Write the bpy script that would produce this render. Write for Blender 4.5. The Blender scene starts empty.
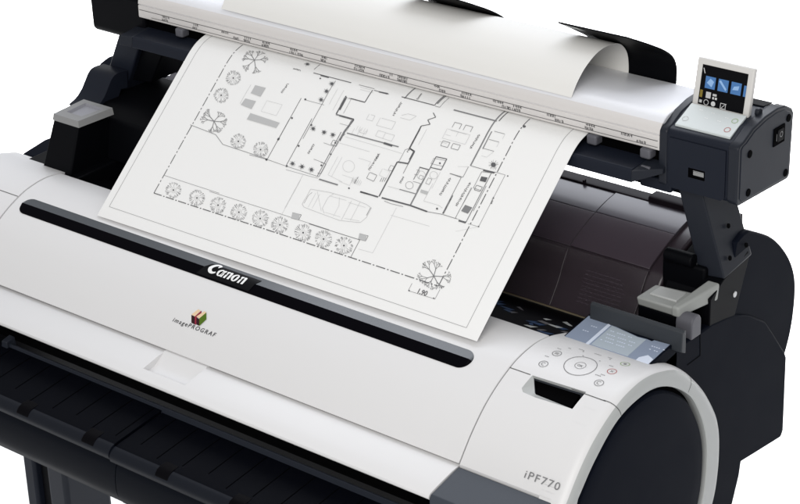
# A wide format printer with a scanner bar above it, built object by object.
PAPERPTS = [(0.1265, 0.1014), (0.1454, 0.1187), (0.1642, 0.136), (0.183, 0.1533), (0.2019, 0.1706), (0.2208, 0.188), (0.2396, 0.2053), (0.2585, 0.2226), (0.2773, 0.2399), (0.2962, 0.2572), (0.315, 0.2745), (0.333, 0.2908), (0.3486, 0.305), (0.364, 0.3155), (0.378, 0.321), (0.392, 0.3238), (0.41, 0.3243), (0.43, 0.3245)]
EMBLEM = [(3, [(-0.5267, 0.0615), (-0.5198, 0.0723), (-0.5142, 0.0718), (-0.5189, 0.0608)], 0), (0, [(-0.5264, 0.0611), (-0.519, 0.0604), (-0.5123, 0.0496), (-0.5197, 0.0502)], 1), (1, [(-0.519, 0.0604), (-0.5128, 0.0721), (-0.5103, 0.0682), (-0.514, 0.0603), (-0.5098, 0.0499), (-0.5123, 0.0496)], 2), (3, [(-0.5162, 0.0612), (-0.5072, 0.0728), (-0.5025, 0.0719), (-0.5092, 0.0601)], 3), (1, [(-0.5166, 0.0598), (-0.5137, 0.0597), (-0.5092, 0.0514), (-0.5114, 0.0514)], 4), (0, [(-0.5151, 0.06), (-0.5087, 0.0593), (-0.5029, 0.0499), (-0.5092, 0.0504)], 5), (2, [(-0.5092, 0.0601), (-0.5025, 0.0719), (-0.4963, 0.0623), (-0.5029, 0.0499)], 6)]
GRIPOUT = [(0.037, 0.1489), (0.1211, 0.1517), (0.1189, 0.1207), (0.0605, 0.1183), (0.0398, 0.1197), (0.0352, 0.124)]
GRIPIN = [(0.0388, 0.148), (0.1205, 0.1505), (0.1168, 0.1229), (0.0566, 0.1253), (0.054, 0.1268), (0.0453, 0.1387)]
CAM_M = [[0.769829, -0.245775, 0.589031, 1.462924], [0.637417, 0.343187, -0.689871, -1.816715], [-0.032595, 0.906541, 0.420857, 1.390005], [0, 0, 0, 1]]
CAM_LENS = 92.965
WORLD = .50
EXPO = 0.
LAMPS = [('top_softbox', (-1.0,2.1,2.2), (-.6,.30,.1), 3.4, 82, (.89,.925,1.), 2.2), ('front_softbox', (1.3,-2.8,2.2), (-.1,.1,.05), 2.4, 95, (1,.985,.95)), ('added_floor_fill', (-2.6,3.8,1.2), (-2.6,3.9,-.855), 5.0, 270, (1,1,1), 4.5, 110), ('added_floor_fill', (-3.0,9.5,2.5), (-3.0,9.6,-.855), 12.0, 1500, (1,1,1), 8.0, 120)]  # the two floor lights are added out of view to whiten the floor

DRAWJ = [[0.00171, 0.00091], [0.00045, -0.00148]]
# plan drawing in sheet coordinates: (kind, width, tone, [(across, along), ...])
DRAW = [['line',0.55,'m',[[-0.7975,0.3874],[-0.7975,0.0176],[-0.0925,0.0176],[-0.0925,0.3874]]],['dash',1.3,'d',[[-0.7275,0.061],[-0.7275,0.351]]],['dash',1.3,'d',[[-0.7275,0.061],[-0.1665,0.061]]],['dash',1.3,'d',[[-0.166,0.061],[-0.166,0.353]]],['bush',9,'m',[[-0.6946,0.0752]]],['bush',9,'m',[[-0.6435,0.0748]]],['bush',9,'m',[[-0.598,0.074]]],['bush',9,'m',[[-0.5539,0.0734]]],['bush',9,'m',[[-0.5106,0.0742]]],['bush',9,'m',[[-0.471,0.0743]]],['bush',9,'m',[[-0.4252,0.074]]],['bush',9,'m',[[-0.3861,0.0745]]],['bush',9,'m',[[-0.3473,0.0747]]],['bush',8.6,'m',[[-0.6994,0.278]]],['bush',8.6,'m',[[-0.704,0.245]]],['bush',8.6,'m',[[-0.6251,0.1805]]],['bush',8.6,'m',[[-0.5766,0.1778]]],['tree',15,'m',[[-0.6801,0.3165]]],['tree',15,'m',[[-0.6904,0.2007]]],['tree',15,'m',[[-0.1807,0.0728]]],['line',0.6,'m',[[-0.7282,0.0932],[-0.6079,0.0925]]],['line',0.6,'m',[[-0.6278,0.0907],[-0.3848,0.0904]]],['line',0.8,'d',[[-0.4233,0.0896],[-0.3264,0.09],[-0.3264,0.0602]]],['line',0.8,'m',[[-0.731,0.1842],[-0.6736,0.1806],[-0.6505,0.1687],[-0.5594,0.1665]]],['dot',1.1,'d',[[-0.5569,0.1655]]],['line',0.7,'m',[[-0.5916,0.1648],[-0.5552,0.1657],[-0.516,0.1642],[-0.4492,0.163]]],['dot',1.1,'d',[[-0.556,0.1651]]],['dot',1.1,'d',[[-0.5144,0.1646]]],['fill',0,'l',[[-0.6513,0.2761],[-0.6289,0.2764],[-0.6297,0.26],[-0.6513,0.2614]]],['fill',0,'l',[[-0.6558,0.2506],[-0.6334,0.251],[-0.6336,0.2365],[-0.6577,0.2388]]],['line',0.5,'l',[[-0.6595,0.2752],[-0.6603,0.2594],[-0.6603,0.2398]]],['fill',0,'l',[[-0.6316,0.2299],[-0.5688,0.2276],[-0.57,0.2178],[-0.6319,0.2185]]],['line',0.4,'l',[[-0.6131,0.2567],[-0.5821,0.2567],[-0.5821,0.2371],[-0.6139,0.2374],[-0.6139,0.2569]]],['note',4.677966101694915,'d',[[-0.5952,0.2756],[-0.5926,0.2923]]],['line',0.9,'d',[[-0.5549,0.2753],[-0.5549,0.2025]]],['dot',1.1,'d',[[-0.5464,0.2751]]],['dot',1.1,'d',[[-0.5518,0.2403]]],['dot',1.1,'d',[[-0.5549,0.2025]]],['line',0.6,'m',[[-0.5454,0.2743],[-0.5081,0.2743]]],['line',0.9,'m',[[-0.5125,0.3175],[-0.5125,0.2132]]],['line',0.9,'d',[[-0.5552,0.2379],[-0.5552,0.1657]]],['dot',1.1,'d',[[-0.5552,0.2012]]],['line',0.9,'d',[[-0.516,0.2482],[-0.516,0.1642]]],['dot',1.1,'d',[[-0.5132,0.2005]]],['dot',1.1,'d',[[-0.5112,0.238]]],['clump',3.6,'d',[[-0.5849,0.3362]]],['clump',3.6,'d',[[-0.5155,0.3111]]],['clump',3.6,'d',[[-0.5168,0.2967]]],['clump',3.6,'d',[[-0.5183,0.2812]]],['clump',3.6,'d',[[-0.5042,0.2331]]],['clump',3.6,'d',[[-0.482,0.2324]]],['clump',3.6,'d',[[-0.4646,0.2323]]],['clump',3.6,'d',[[-0.5068,0.1709]]],['clump',3.6,'d',[[-0.4876,0.1706]]],['clump',3.6,'d',[[-0.4686,0.1703]]],['line',1.2,'m',[[-0.5648,0.3424],[-0.5648,0.3285]]],['line',1.3,'d',[[-0.5606,0.3216],[-0.4845,0.3216]]],['dot',0.9,'d',[[-0.5418,0.315]]],['fill',0,'d',[[-0.5454,0.3223],[-0.5291,0.3223],[-0.5283,0.3193],[-0.5449,0.3193]]],['line',0.4,'l',[[-0.4878,0.3059],[-0.4878,0.2695]]],['line',0.4,'l',[[-0.5,0.3057],[-0.5,0.2776]]],['note',4.677966101694915,'d',[[-0.4892,0.1935],[-0.4876,0.2094]]],['line',0.6,'m',[[-0.4729,0.2162],[-0.4527,0.2151]]],['line',0.6,'m',[[-0.4747,0.1872],[-0.4544,0.186]]],['line',2.2,'d',[[-0.4783,0.2976],[-0.4783,0.2655]]],['line',0.9,'m',[[-0.4718,0.2954],[-0.4494,0.2954]]],['line',2.2,'m',[[-0.4783,0.2648],[-0.4435,0.2648],[-0.4485,0.2428],[-0.4485,0.2279]]],['line',1.5,'d',[[-0.4399,0.3186],[-0.4399,0.2955],[-0.4681,0.2955]]],['line',0.9,'m',[[-0.469,0.3216],[-0.4387,0.3216]]],['line',1.2,'m',[[-0.4376,0.3189],[-0.4087,0.3189]]],['fill',0,'d',[[-0.4278,0.3194],[-0.4112,0.3204],[-0.4106,0.3176],[-0.4277,0.3173]]],['line',2.2,'d',[[-0.476,0.2961],[-0.476,0.2733]]],['line',2.2,'d',[[-0.471,0.2643],[-0.4428,0.2643],[-0.4472,0.2418],[-0.4472,0.2258]]],['line',1.8,'m',[[-0.4423,0.241],[-0.3434,0.2421]]],['fill',0,'d',[[-0.3712,0.2433],[-0.3546,0.2429],[-0.3546,0.2393],[-0.3713,0.24]]],['line',2.2,'m',[[-0.3783,0.3469],[-0.3783,0.3186]]],['line',1.4,'d',[[-0.3849,0.3201],[-0.323,0.3201],[-0.323,0.3443]]],['line',0.8,'m',[[-0.3125,0.3423],[-0.3125,0.3191],[-0.3215,0.3191]]],['line',2.2,'m',[[-0.3206,0.3468],[-0.3206,0.3242]]],['note',4.288135593220338,'d',[[-0.3567,0.323],[-0.3592,0.3354]]],['note',4.677966101694915,'d',[[-0.3799,0.2872],[-0.3783,0.3099]]],['line',1.2,'d',[[-0.3171,0.3075],[-0.3088,0.3016],[-0.3192,0.2943],[-0.3116,0.2886],[-0.3246,0.2827],[-0.3246,0.2445]]],['line',1.9,'d',[[-0.3246,0.2827],[-0.3246,0.2445]]],['line',0.4,'l',[[-0.313,0.28],[-0.313,0.2534]]],['line',1.6,'d',[[-0.3246,0.2445],[-0.3149,0.2418],[-0.3149,0.2276]]],['note',4.288135593220338,'d',[[-0.3697,0.2148],[-0.3694,0.224]]],['line',0.5,'l',[[-0.4184,0.279],[-0.4104,0.279],[-0.4104,0.2699],[-0.4219,0.2699],[-0.4219,0.2795]]],['line',0.5,'l',[[-0.397,0.2782],[-0.3703,0.2782],[-0.3703,0.2652],[-0.3996,0.2652],[-0.3996,0.2785]]],['line',0.5,'l',[[-0.3664,0.2905],[-0.3569,0.2955],[-0.3412,0.2955],[-0.3484,0.2866],[-0.3664,0.2866]]],['line',0.5,'l',[[-0.3918,0.2581],[-0.3773,0.2581],[-0.3773,0.2479],[-0.3916,0.2489],[-0.3916,0.2581]]],['line',0.5,'l',[[-0.3765,0.2576],[-0.3601,0.2576],[-0.3601,0.2476],[-0.3773,0.2479]]],['line',0.4,'l',[[-0.4295,0.2488],[-0.4295,0.2566]]],['line',0.4,'l',[[-0.4248,0.249],[-0.4248,0.2565]]],['line',0.4,'l',[[-0.4201,0.2492],[-0.4201,0.2563]]],['line',0.4,'l',[[-0.4154,0.2495],[-0.4154,0.2561]]],['line',0.4,'l',[[-0.4107,0.2497],[-0.4107,0.2559]]],['line',0.4,'l',[[-0.4422,0.2348],[-0.3829,0.2343],[-0.3317,0.2336]]],['line',2.2,'m',[[-0.2879,0.321],[-0.21,0.321]]],['line',2.2,'m',[[-0.2125,0.3459],[-0.2125,0.2441]]],['line',0.8,'m',[[-0.2734,0.2929],[-0.2734,0.3017],[-0.2605,0.3017],[-0.2605,0.2931]]],['line',0.8,'m',[[-0.2535,0.2933],[-0.2535,0.3019],[-0.2406,0.3019],[-0.2406,0.2935]]],['line',0.8,'m',[[-0.2766,0.262],[-0.2766,0.2694],[-0.2638,0.2694],[-0.2638,0.2613],[-0.2766,0.2613]]],['line',0.8,'m',[[-0.2581,0.2622],[-0.2581,0.2697],[-0.2451,0.2697],[-0.2451,0.2616],[-0.2581,0.2616]]],['line',0.45,'l',[[-0.2789,0.2889],[-0.2385,0.2889],[-0.2385,0.273],[-0.2801,0.273],[-0.2801,0.2891]]],['note',4.677966101694915,'d',[[-0.2265,0.2693],[-0.2237,0.2932]]],['line',0.7,'m',[[-0.2036,0.304],[-0.1851,0.304]]],['line',0.4,'l',[[-0.1843,0.3036],[-0.1843,0.2956]]],['line',0.7,'m',[[-0.205,0.2898],[-0.1873,0.2898]]],['line',0.4,'l',[[-0.1869,0.2896],[-0.1869,0.2817]]],['line',0.7,'m',[[-0.2079,0.2745],[-0.1878,0.2745]]],['line',0.4,'l',[[-0.1878,0.2741],[-0.1941,0.2629],[-0.2035,0.2629]]],['clump',5,'d',[[-0.1776,0.2546]]],['dot',1.5,'d',[[-0.1634,0.3242]]],['line',0.8,'m',[[-0.2125,0.2441],[-0.1685,0.2438]]],['fill',0,'d',[[-0.1893,0.2442],[-0.1698,0.2449],[-0.1695,0.2421],[-0.189,0.2414]]],['line',0.8,'m',[[-0.2149,0.2418],[-0.2149,0.2244],[-0.2375,0.2244]]],['line',0.35,'l',[[-0.232,0.2376],[-0.2134,0.2418]]],['line',2.0,'d',[[-0.3241,0.2769],[-0.3241,0.2443],[-0.3134,0.242],[-0.3134,0.2199]]],['line',0.7,'m',[[-0.3241,0.2443],[-0.3302,0.2406],[-0.3302,0.2201]]],['line',0.9,'m',[[-0.313,0.2199],[-0.313,0.2049]]],['line',2.1,'d',[[-0.3141,0.2212],[-0.3325,0.2193],[-0.3325,0.1609]]],['note',4.677966101694915,'d',[[-0.3718,0.1957],[-0.3696,0.2221]]],['note',4.288135593220338,'d',[[-0.3094,0.19],[-0.3096,0.2007]]],['line',0.8,'m',[[-0.368,0.1922],[-0.3543,0.1909],[-0.3543,0.1806],[-0.3689,0.1822],[-0.3689,0.1922]]],['line',0.4,'l',[[-0.3489,0.2031],[-0.3361,0.2019],[-0.3361,0.1899],[-0.3509,0.1921],[-0.3509,0.2031]]],['line',0.9,'m',[[-0.3438,0.1828],[-0.3438,0.1894]]],['line',0.9,'m',[[-0.3403,0.1837],[-0.3403,0.1904]]],['line',0.9,'m',[[-0.3368,0.1846],[-0.3368,0.1913]]],['line',2.2,'d',[[-0.3674,0.1597],[-0.3335,0.1597]]],['line',2.2,'d',[[-0.3271,0.1602],[-0.2747,0.1615],[-0.2427,0.1599]]],['line',0.7,'m',[[-0.32,0.1567],[-0.3077,0.1556],[-0.285,0.1567]]],['line',1.3,'m',[[-0.3053,0.1801],[-0.2758,0.1805]]],['line',0.5,'l',[[-0.3267,0.1795],[-0.3053,0.1801]]],['line',2.3,'m',[[-0.2747,0.2219],[-0.2747,0.1615]]],['line',1.5,'d',[[-0.2923,0.2208],[-0.2743,0.221]]],['line',1.2,'m',[[-0.2911,0.2195],[-0.2911,0.2002]]],['line',1.3,'d',[[-0.2743,0.221],[-0.2743,0.2431],[-0.2552,0.2442],[-0.2552,0.226],[-0.2734,0.2251]]],['ring',0.6,'l',[[-0.2827,0.2099],[4,0]]],['ring',0.6,'m',[[-0.2929,0.1902],[3.6,0]]],['ring',0.6,'l',[[-0.2627,0.2151],[3.6,0]]],['line',0.7,'m',[[-0.2904,0.1974],[-0.2765,0.1975],[-0.2765,0.1847]]],['dot',0.9,'d',[[-0.2627,0.2351]]],['dot',1,'d',[[-0.2297,0.1684]]],['line',0.45,'l',[[-0.2571,0.2023],[-0.2571,0.1737],[-0.2295,0.1738],[-0.2218,0.1715]]],['line',0.4,'l',[[-0.2546,0.2225],[-0.2546,0.195]]],['fill',0,'l',[[-0.2709,0.1892],[-0.2578,0.1891],[-0.2574,0.1839],[-0.2698,0.1845]]],['line',0.9,'m',[[-0.2387,0.2243],[-0.2174,0.2234],[-0.2174,0.1639]]],['line',2.0,'m',[[-0.2161,0.1931],[-0.2161,0.1642]]],['note',5.0677966101694905,'d',[[-0.2359,0.1897],[-0.2338,0.2167]]],['note',5.0677966101694905,'d',[[-0.2022,0.1811],[-0.1994,0.2184]]],['line',0.9,'m',[[-0.2427,0.1599],[-0.2167,0.1626],[-0.191,0.1624]]],['line',1.2,'m',[[-0.1743,0.2429],[-0.1743,0.1609]]],['line',0.5,'m',[[-0.1938,0.2129],[-0.1938,0.1628],[-0.1756,0.1614]]],['line',0.7,'m',[[-0.1746,0.2422],[-0.1902,0.2399],[-0.1902,0.2132],[-0.1757,0.2127]]],['fill',0,'d',[[-0.187,0.2331],[-0.1763,0.2339],[-0.176,0.2264],[-0.1862,0.226]]],['line',0.9,'m',[[-0.1874,0.2184],[-0.1769,0.2182],[-0.1769,0.2109],[-0.1874,0.2111],[-0.1874,0.2184]]],['fill',0,'m',[[-0.1892,0.1858],[-0.1761,0.185],[-0.1781,0.1743],[-0.1906,0.1753]]],['fill',0,'d',[[-0.1869,0.1618],[-0.1739,0.1624],[-0.1742,0.1595],[-0.1868,0.1595]]],['line',0.6,'m',[[-0.1698,0.2449],[-0.1515,0.2448],[-0.1515,0.1605]]],['line',0.5,'m',[[-0.1703,0.1605],[-0.1515,0.1605]]],['note',4.288135593220338,'d',[[-0.1504,0.1983],[-0.1517,0.2075]]],['dot',0.7,'d',[[-0.1468,0.2442]]],['dot',0.7,'d',[[-0.1516,0.1608]]],['line',1.3,'m',[[-0.4529,0.2402],[-0.4529,0.1633]]],['line',1.6,'m',[[-0.446,0.2625],[-0.446,0.2447]]],['line',0.9,'m',[[-0.4585,0.2245],[-0.4482,0.2241],[-0.4482,0.2163],[-0.4593,0.2172],[-0.4593,0.2245]]],['line',0.9,'m',[[-0.4595,0.1856],[-0.4489,0.1853],[-0.4489,0.1683],[-0.4552,0.1682]]],['dot',1,'d',[[-0.4529,0.2213]]],['dot',1,'d',[[-0.4558,0.1813]]],['dot',0.9,'d',[[-0.45,0.2019]]],['line',2.2,'m',[[-0.4471,0.1596],[-0.4103,0.1595]]],['dot',0.9,'d',[[-0.389,0.1597]]],['line',2.2,'d',[[-0.3673,0.1594],[-0.3497,0.1596]]],['line',0.4,'l',[[-0.436,0.2017],[-0.436,0.1701],[-0.4056,0.1659]]],['line',0.4,'l',[[-0.4284,0.2029],[-0.4284,0.1691]]],['line',0.4,'l',[[-0.4119,0.1764],[-0.3905,0.1759],[-0.3905,0.1638],[-0.4123,0.1656]]],['line',0.4,'l',[[-0.4,0.2085],[-0.3762,0.208],[-0.3762,0.2003]]],['ring',0.45,'l',[[-0.409,0.1918],[5.8,0]]],['line',0.4,'l',[[-0.3914,0.1712],[-0.3914,0.1784]]],['line',0.4,'l',[[-0.3878,0.1709],[-0.3878,0.1781]]],['line',0.4,'l',[[-0.3842,0.1706],[-0.3842,0.1778]]],['line',0.4,'l',[[-0.3807,0.1704],[-0.3807,0.1775]]],['line',0.4,'l',[[-0.3771,0.1701],[-0.3771,0.1773]]],['line',0.6,'l',[[-0.4527,0.1237],[-0.4527,0.115],[-0.4466,0.1115],[-0.4202,0.1102],[-0.3766,0.1086],[-0.3453,0.1139],[-0.3404,0.1152],[-0.3349,0.1251],[-0.3349,0.1408],[-0.346,0.1438],[-0.3759,0.1458],[-0.4178,0.1448],[-0.4521,0.1411],[-0.4521,0.1237]]],['line',0.5,'l',[[-0.4076,0.1119],[-0.4154,0.1183],[-0.4154,0.1366],[-0.4098,0.1444]]],['line',0.5,'l',[[-0.3737,0.1103],[-0.3737,0.1285],[-0.3737,0.142]]],['line',0.4,'l',[[-0.4398,0.1134],[-0.4398,0.1376]]],['line',0.4,'l',[[-0.4322,0.1137],[-0.4322,0.1379]]],['line',0.4,'l',[[-0.39,0.1117],[-0.39,0.1294],[-0.3967,0.1419]]],['line',0.4,'l',[[-0.3773,0.1387],[-0.3451,0.139]]],['line',0.4,'l',[[-0.3701,0.1138],[-0.3434,0.1169]]],['line',0.8,'m',[[-0.3366,0.1279],[-0.3366,0.1408]]],['line',0.4,'l',[[-0.2947,0.1521],[-0.2947,0.0774],[-0.3209,0.0765]]],['line',0.4,'l',[[-0.2977,0.139],[-0.2272,0.1402]]],['line',0.4,'l',[[-0.4775,0.1506],[-0.4775,0.0915]]],['line',0.4,'l',[[-0.4783,0.1582],[-0.4783,0.1007]]],['fill',0,'l',[[-0.3325,0.0987],[-0.3188,0.0995],[-0.3163,0.0913],[-0.3297,0.0906]]],['line',0.9,'m',[[-0.3325,0.0987],[-0.3163,0.0995],[-0.3163,0.0913],[-0.3297,0.0906],[-0.3297,0.0987]]],['fill',0,'l',[[-0.4613,0.098],[-0.4469,0.0989],[-0.4442,0.0905],[-0.4582,0.0897]]],['line',0.9,'m',[[-0.4613,0.098],[-0.4442,0.0989],[-0.4442,0.0905],[-0.4582,0.0897],[-0.4582,0.098]]],['line',0.55,'m',[[-0.2842,0.2095],[-0.2776,0.2092],[-0.2776,0.2038],[-0.2843,0.2041],[-0.2843,0.2095]]],['line',0.55,'m',[[-0.2944,0.2158],[-0.2885,0.2157],[-0.2885,0.2084],[-0.2944,0.2083]]],['line',0.55,'m',[[-0.2767,0.2309],[-0.2767,0.2398],[-0.2559,0.2414],[-0.2559,0.2317],[-0.2767,0.2309]]],['line',0.55,'m',[[-0.2689,0.209],[-0.2689,0.2001],[-0.262,0.1995],[-0.262,0.2084],[-0.2691,0.209]]],['line',0.55,'m',[[-0.3403,0.2114],[-0.3336,0.2114],[-0.3336,0.2035],[-0.3404,0.2035],[-0.3404,0.2114]]],['line',0.45,'l',[[-0.3897,0.1683],[-0.3897,0.1758]]],['line',0.45,'l',[[-0.3866,0.1682],[-0.3866,0.1757]]],['line',0.45,'l',[[-0.3834,0.1681],[-0.3834,0.1756]]],['line',0.45,'l',[[-0.3803,0.168],[-0.3803,0.1755]]],['line',0.45,'l',[[-0.3772,0.1679],[-0.3772,0.1754]]],['line',0.45,'l',[[-0.374,0.1679],[-0.374,0.1753]]],['line',0.5,'m',[[-0.1863,0.1846],[-0.1769,0.1848]]],['line',0.5,'m',[[-0.1841,0.1828],[-0.1769,0.183]]],['line',0.5,'m',[[-0.1818,0.1811],[-0.1769,0.1813]]],['line',0.5,'m',[[-0.1796,0.1794],[-0.1769,0.1796]]],['line',0.5,'m',[[-0.1774,0.1777],[-0.1769,0.1778]]],['line',0.8,'m',[[-0.1924,0.2132],[-0.1938,0.1762],[-0.1938,0.1628]]],['line',0.8,'m',[[-0.1719,0.2216],[-0.1719,0.1803]]],['line',2.2,'m',[[-0.2167,0.1942],[-0.2167,0.1638]]],['line',0.5,'l',[[-0.2687,0.2669],[-0.2817,0.2669]]],['line',0.7,'m',[[-0.2073,0.244],[-0.1756,0.244]]],['line',1.6,'m',[[-0.2072,0.3027],[-0.2072,0.2736]]],['line',1.6,'d',[[-0.2067,0.322],[-0.2067,0.3459]]],['line',0.4,'l',[[-0.2785,0.2797],[-0.2687,0.2797]]],['line',0.4,'l',[[-0.2595,0.2895],[-0.2595,0.2808]]],['line',0.4,'l',[[-0.2736,0.2883],[-0.2441,0.2883]]],['line',0.5,'m',[[-0.4495,0.1605],[-0.4666,0.1597],[-0.5127,0.1588]]],['line',0.9,'m',[[-0.444,0.2389],[-0.4496,0.2297],[-0.4496,0.1635]]],['line',0.45,'l',[[-0.4468,0.2228],[-0.387,0.2226]]],['line',0.4,'l',[[-0.444,0.2415],[-0.444,0.2516]]],['line',0.4,'l',[[-0.4336,0.2416],[-0.4336,0.2517]]],['line',0.4,'l',[[-0.4232,0.2417],[-0.4232,0.2518]]],['line',0.4,'l',[[-0.4129,0.2418],[-0.4129,0.2519]]],['line',0.5,'m',[[-0.4635,0.2526],[-0.4422,0.2526]]],['line',0.5,'l',[[-0.4219,0.2537],[-0.4219,0.2476],[-0.4097,0.2475],[-0.4097,0.2536]]],['line',0.5,'m',[[-0.4665,0.2942],[-0.4665,0.2693]]],['line',0.45,'l',[[-0.4801,0.2802],[-0.4801,0.2944],[-0.4672,0.2944]]],['note',3.5084745762711864,'d',[[-0.3244,0.2384],[-0.3239,0.2461]]],['note',3.5084745762711864,'d',[[-0.3838,0.1698],[-0.384,0.1789]]],['note',3.1186440677966103,'d',[[-0.6004,0.3199],[-0.5852,0.3194]]],['line',0.4,'l',[[-0.464,0.3181],[-0.4387,0.3181]]],['line',0.4,'l',[[-0.4612,0.3141],[-0.4359,0.3141]]],['line',0.4,'l',[[-0.4389,0.1409],[-0.4144,0.1135]]],['line',0.4,'l',[[-0.3585,0.1447],[-0.3585,0.1136]]],['line',0.5,'m',[[-0.4502,0.1174],[-0.4502,0.1305],[-0.4465,0.1371]]],['line',0.4,'l',[[-0.4147,0.1397],[-0.3824,0.1407]]],['line',0.4,'l',[[-0.4068,0.1138],[-0.378,0.1141]]],['line',0.5,'d',[[-0.2082,0.053],[-0.2082,0.0412],[-0.161,0.0419],[-0.161,0.0573]]],['text',0,'d',[[-0.1925,0.0451],[-0.1768,0.0459]]],['dot',0.7,'d',[[-0.2067,0.0416]]],['dot',0.7,'d',[[-0.1634,0.0424]]],['line',0.3,'l',[[-0.1829,0.1442],[-0.152,0.1604]]]]
import bpy, bmesh, math, random
from mathutils import Vector, Matrix
random.seed(7)
R = math.radians
scene = bpy.context.scene
COL = scene.collection

# ------------------------------------------------------------------ materials
def mat(name, col, rough=.45, spec=.5, coat=0., bump=0., bscale=900., var=0., emit=None, estr=0., alpha=None, metal=0., trans=0.):
    m = bpy.data.materials.new(name); m.use_nodes = True
    nt = m.node_tree; b = nt.nodes['Principled BSDF']
    b.inputs['Base Color'].default_value = (*col, 1)
    b.inputs['Roughness'].default_value = rough
    b.inputs['Specular IOR Level'].default_value = spec
    b.inputs['Coat Weight'].default_value = coat
    b.inputs['Coat Roughness'].default_value = .12
    b.inputs['Metallic'].default_value = metal
    b.inputs['Transmission Weight'].default_value = trans
    if alpha is not None: b.inputs['Alpha'].default_value = alpha
    if emit: b.inputs['Emission Color'].default_value = (*emit, 1); b.inputs['Emission Strength'].default_value = estr
    tc = nt.nodes.new('ShaderNodeTexCoord')
    if bump:
        n = nt.nodes.new('ShaderNodeTexNoise'); n.inputs['Scale'].default_value = bscale; n.inputs['Detail'].default_value = 3
        nt.links.new(tc.outputs['Object'], n.inputs['Vector'])
        bp = nt.nodes.new('ShaderNodeBump'); bp.inputs['Strength'].default_value = bump; bp.inputs['Distance'].default_value = .0004
        nt.links.new(n.outputs['Fac'], bp.inputs['Height']); nt.links.new(bp.outputs['Normal'], b.inputs['Normal'])
    if var:
        n = nt.nodes.new('ShaderNodeTexNoise'); n.inputs['Scale'].default_value = 14; n.inputs['Detail'].default_value = 6
        nt.links.new(tc.outputs['Object'], n.inputs['Vector'])
        mr = nt.nodes.new('ShaderNodeMapRange'); mr.inputs['To Min'].default_value = max(.02, rough-var); mr.inputs['To Max'].default_value = rough+var
        nt.links.new(n.outputs['Fac'], mr.inputs['Value']); nt.links.new(mr.outputs['Result'], b.inputs['Roughness'])
    return m

WHITE = mat('white_plastic', (.685,.678,.68), .36, .35, bump=.05, bscale=1500, var=.05)
SCANWH = mat('scanner_white', (.715,.72,.75), .36, .35, bump=.05, bscale=1500, var=.04)
LIPWH = mat('scanner_warm_shaded_white', (.62,.595,.58), .42, .3, bump=.05, bscale=1500)  # darker than the scanner top: front shade painted into the lip's warm white
SILVER = mat('silver_grey_plastic', (.41,.42,.415), .4, .35, bump=.06, bscale=1600)
GREYLIP = mat('grey_plastic', (.31,.32,.31), .45, .35, bump=.08, bscale=1400)
RIMGREY = mat('rim_plastic', (.25,.25,.25), .42, .35, bump=.08, bscale=1400)
RIMIN = mat('rim_tray', (.30,.30,.33), .4, .35)
SLATE = mat('slate_plastic', (.038,.045,.058), .45, .32, bump=.1, bscale=1400)
HULL = mat('charcoal_plastic', (.0042,.0056,.0105), .5, .022, bump=.12, bscale=1300, var=.06)
BOXM = mat('charcoal_satin', (.0105,.0130,.0210), .38, .14, bump=.1, bscale=1400, var=.05)
BOXTRIM = mat('charcoal_trim', (.0145,.0168,.0235), .34, .2, bump=.08, bscale=1400)
BAR = mat('bar_plastic', (.030,.034,.040), .4, .3, bump=.08, bscale=1400)
KNOBM = mat('knob_plastic', (.10,.10,.115), .45, .3, bump=.08, bscale=1400)
BLACK = mat('black_plastic', (.0022,.0024,.0034), .45, .06, bump=.08, bscale=1200)
PIT = mat('black_recess', (.0012,.0012,.0015), .8, .02)
TRAY = mat('tray_plastic', (.0013,.0017,.0036), .5, .035, bump=.1, bscale=1500, var=.06)
TRAYNOSE = mat('tray_edge_plastic', (.0055,.0070,.0115), .36, .17, bump=.08, bscale=1500, var=.05)
APRON = mat('tray_apron_plastic', (.0030,.0040,.0068), .42, .06, bump=.08, bscale=1500, var=.05)
CLIP = mat('clip_plastic', (.0018,.0016,.0024), .5, .04)
RAIL = mat('rail_plastic', (.016,.019,.027), .4, .2)
GLOSS = mat('gloss_black', (.003,.003,.004), .3, .12)
GLOSSTOP = mat('gloss_black_painted_sheen', (.055,.062,.070), .27, .38, coat=.1, var=.03)  # black strip's upper facet, its grey reflection painted into the base colour
STRIPLOW = mat('satin_black', (.0016,.0014,.0026), .45, .03)
SMOKE = mat('smoke_plastic', (.027,.0195,.025), .3, .42, coat=.12)
SMOKEMID = mat('smoke_painted_sheen_middle', (.053,.041,.052), .26, .55, coat=.25)  # same smoke plastic, lightened to paint the reflection on the middle band
SMOKEHI = mat('smoke_painted_sheen_upper', (.058,.052,.066), .27, .45, coat=.15)  # smoke plastic again, with the top band's pale reflection put in the colour
SMOKERIM = mat('smoke_rim', (.010,.007,.010), .45, .1)
POCKET = mat('pocket_plastic', (.045,.050,.060), .5, .2)
SEAM    = mat('seam_shadow_gap', (.10,.10,.10), .7, .1)
INKD = mat('ink_dark', (.12,.12,.125), .8, .05)
INKM = mat('ink_mid', (.22,.22,.225), .8, .05)
INKL = mat('ink_light', (.47,.47,.47), .8, .05)
PAPERM = mat('drawing_paper', (.80,.795,.785), .85, .1, bump=.08, bscale=2500)
DOCM = mat('document_paper', (.735,.725,.70), .85, .1, bump=.08, bscale=2500)
LETTER  = mat('white_lettering', (.82,.82,.82), .4, .4)
GREYLET = mat('grey_lettering', (.20,.20,.205), .5, .2)
DARKLET = mat('dark_lettering', (.05,.05,.055), .5, .2)
LCD = mat('lcd_glass', (.27,.32,.42), .18, .5, coat=.5)
LCDIN = mat('lcd_window', (.43,.49,.55), .2, .5, coat=.5)
LCDHI   = mat('lcd_highlight', (.68,.74,.86), .25, .5, coat=.3)
BEZEL   = mat('bezel_plastic', (.60,.585,.565), .4, .35, bump=.05, bscale=1500)
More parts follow.
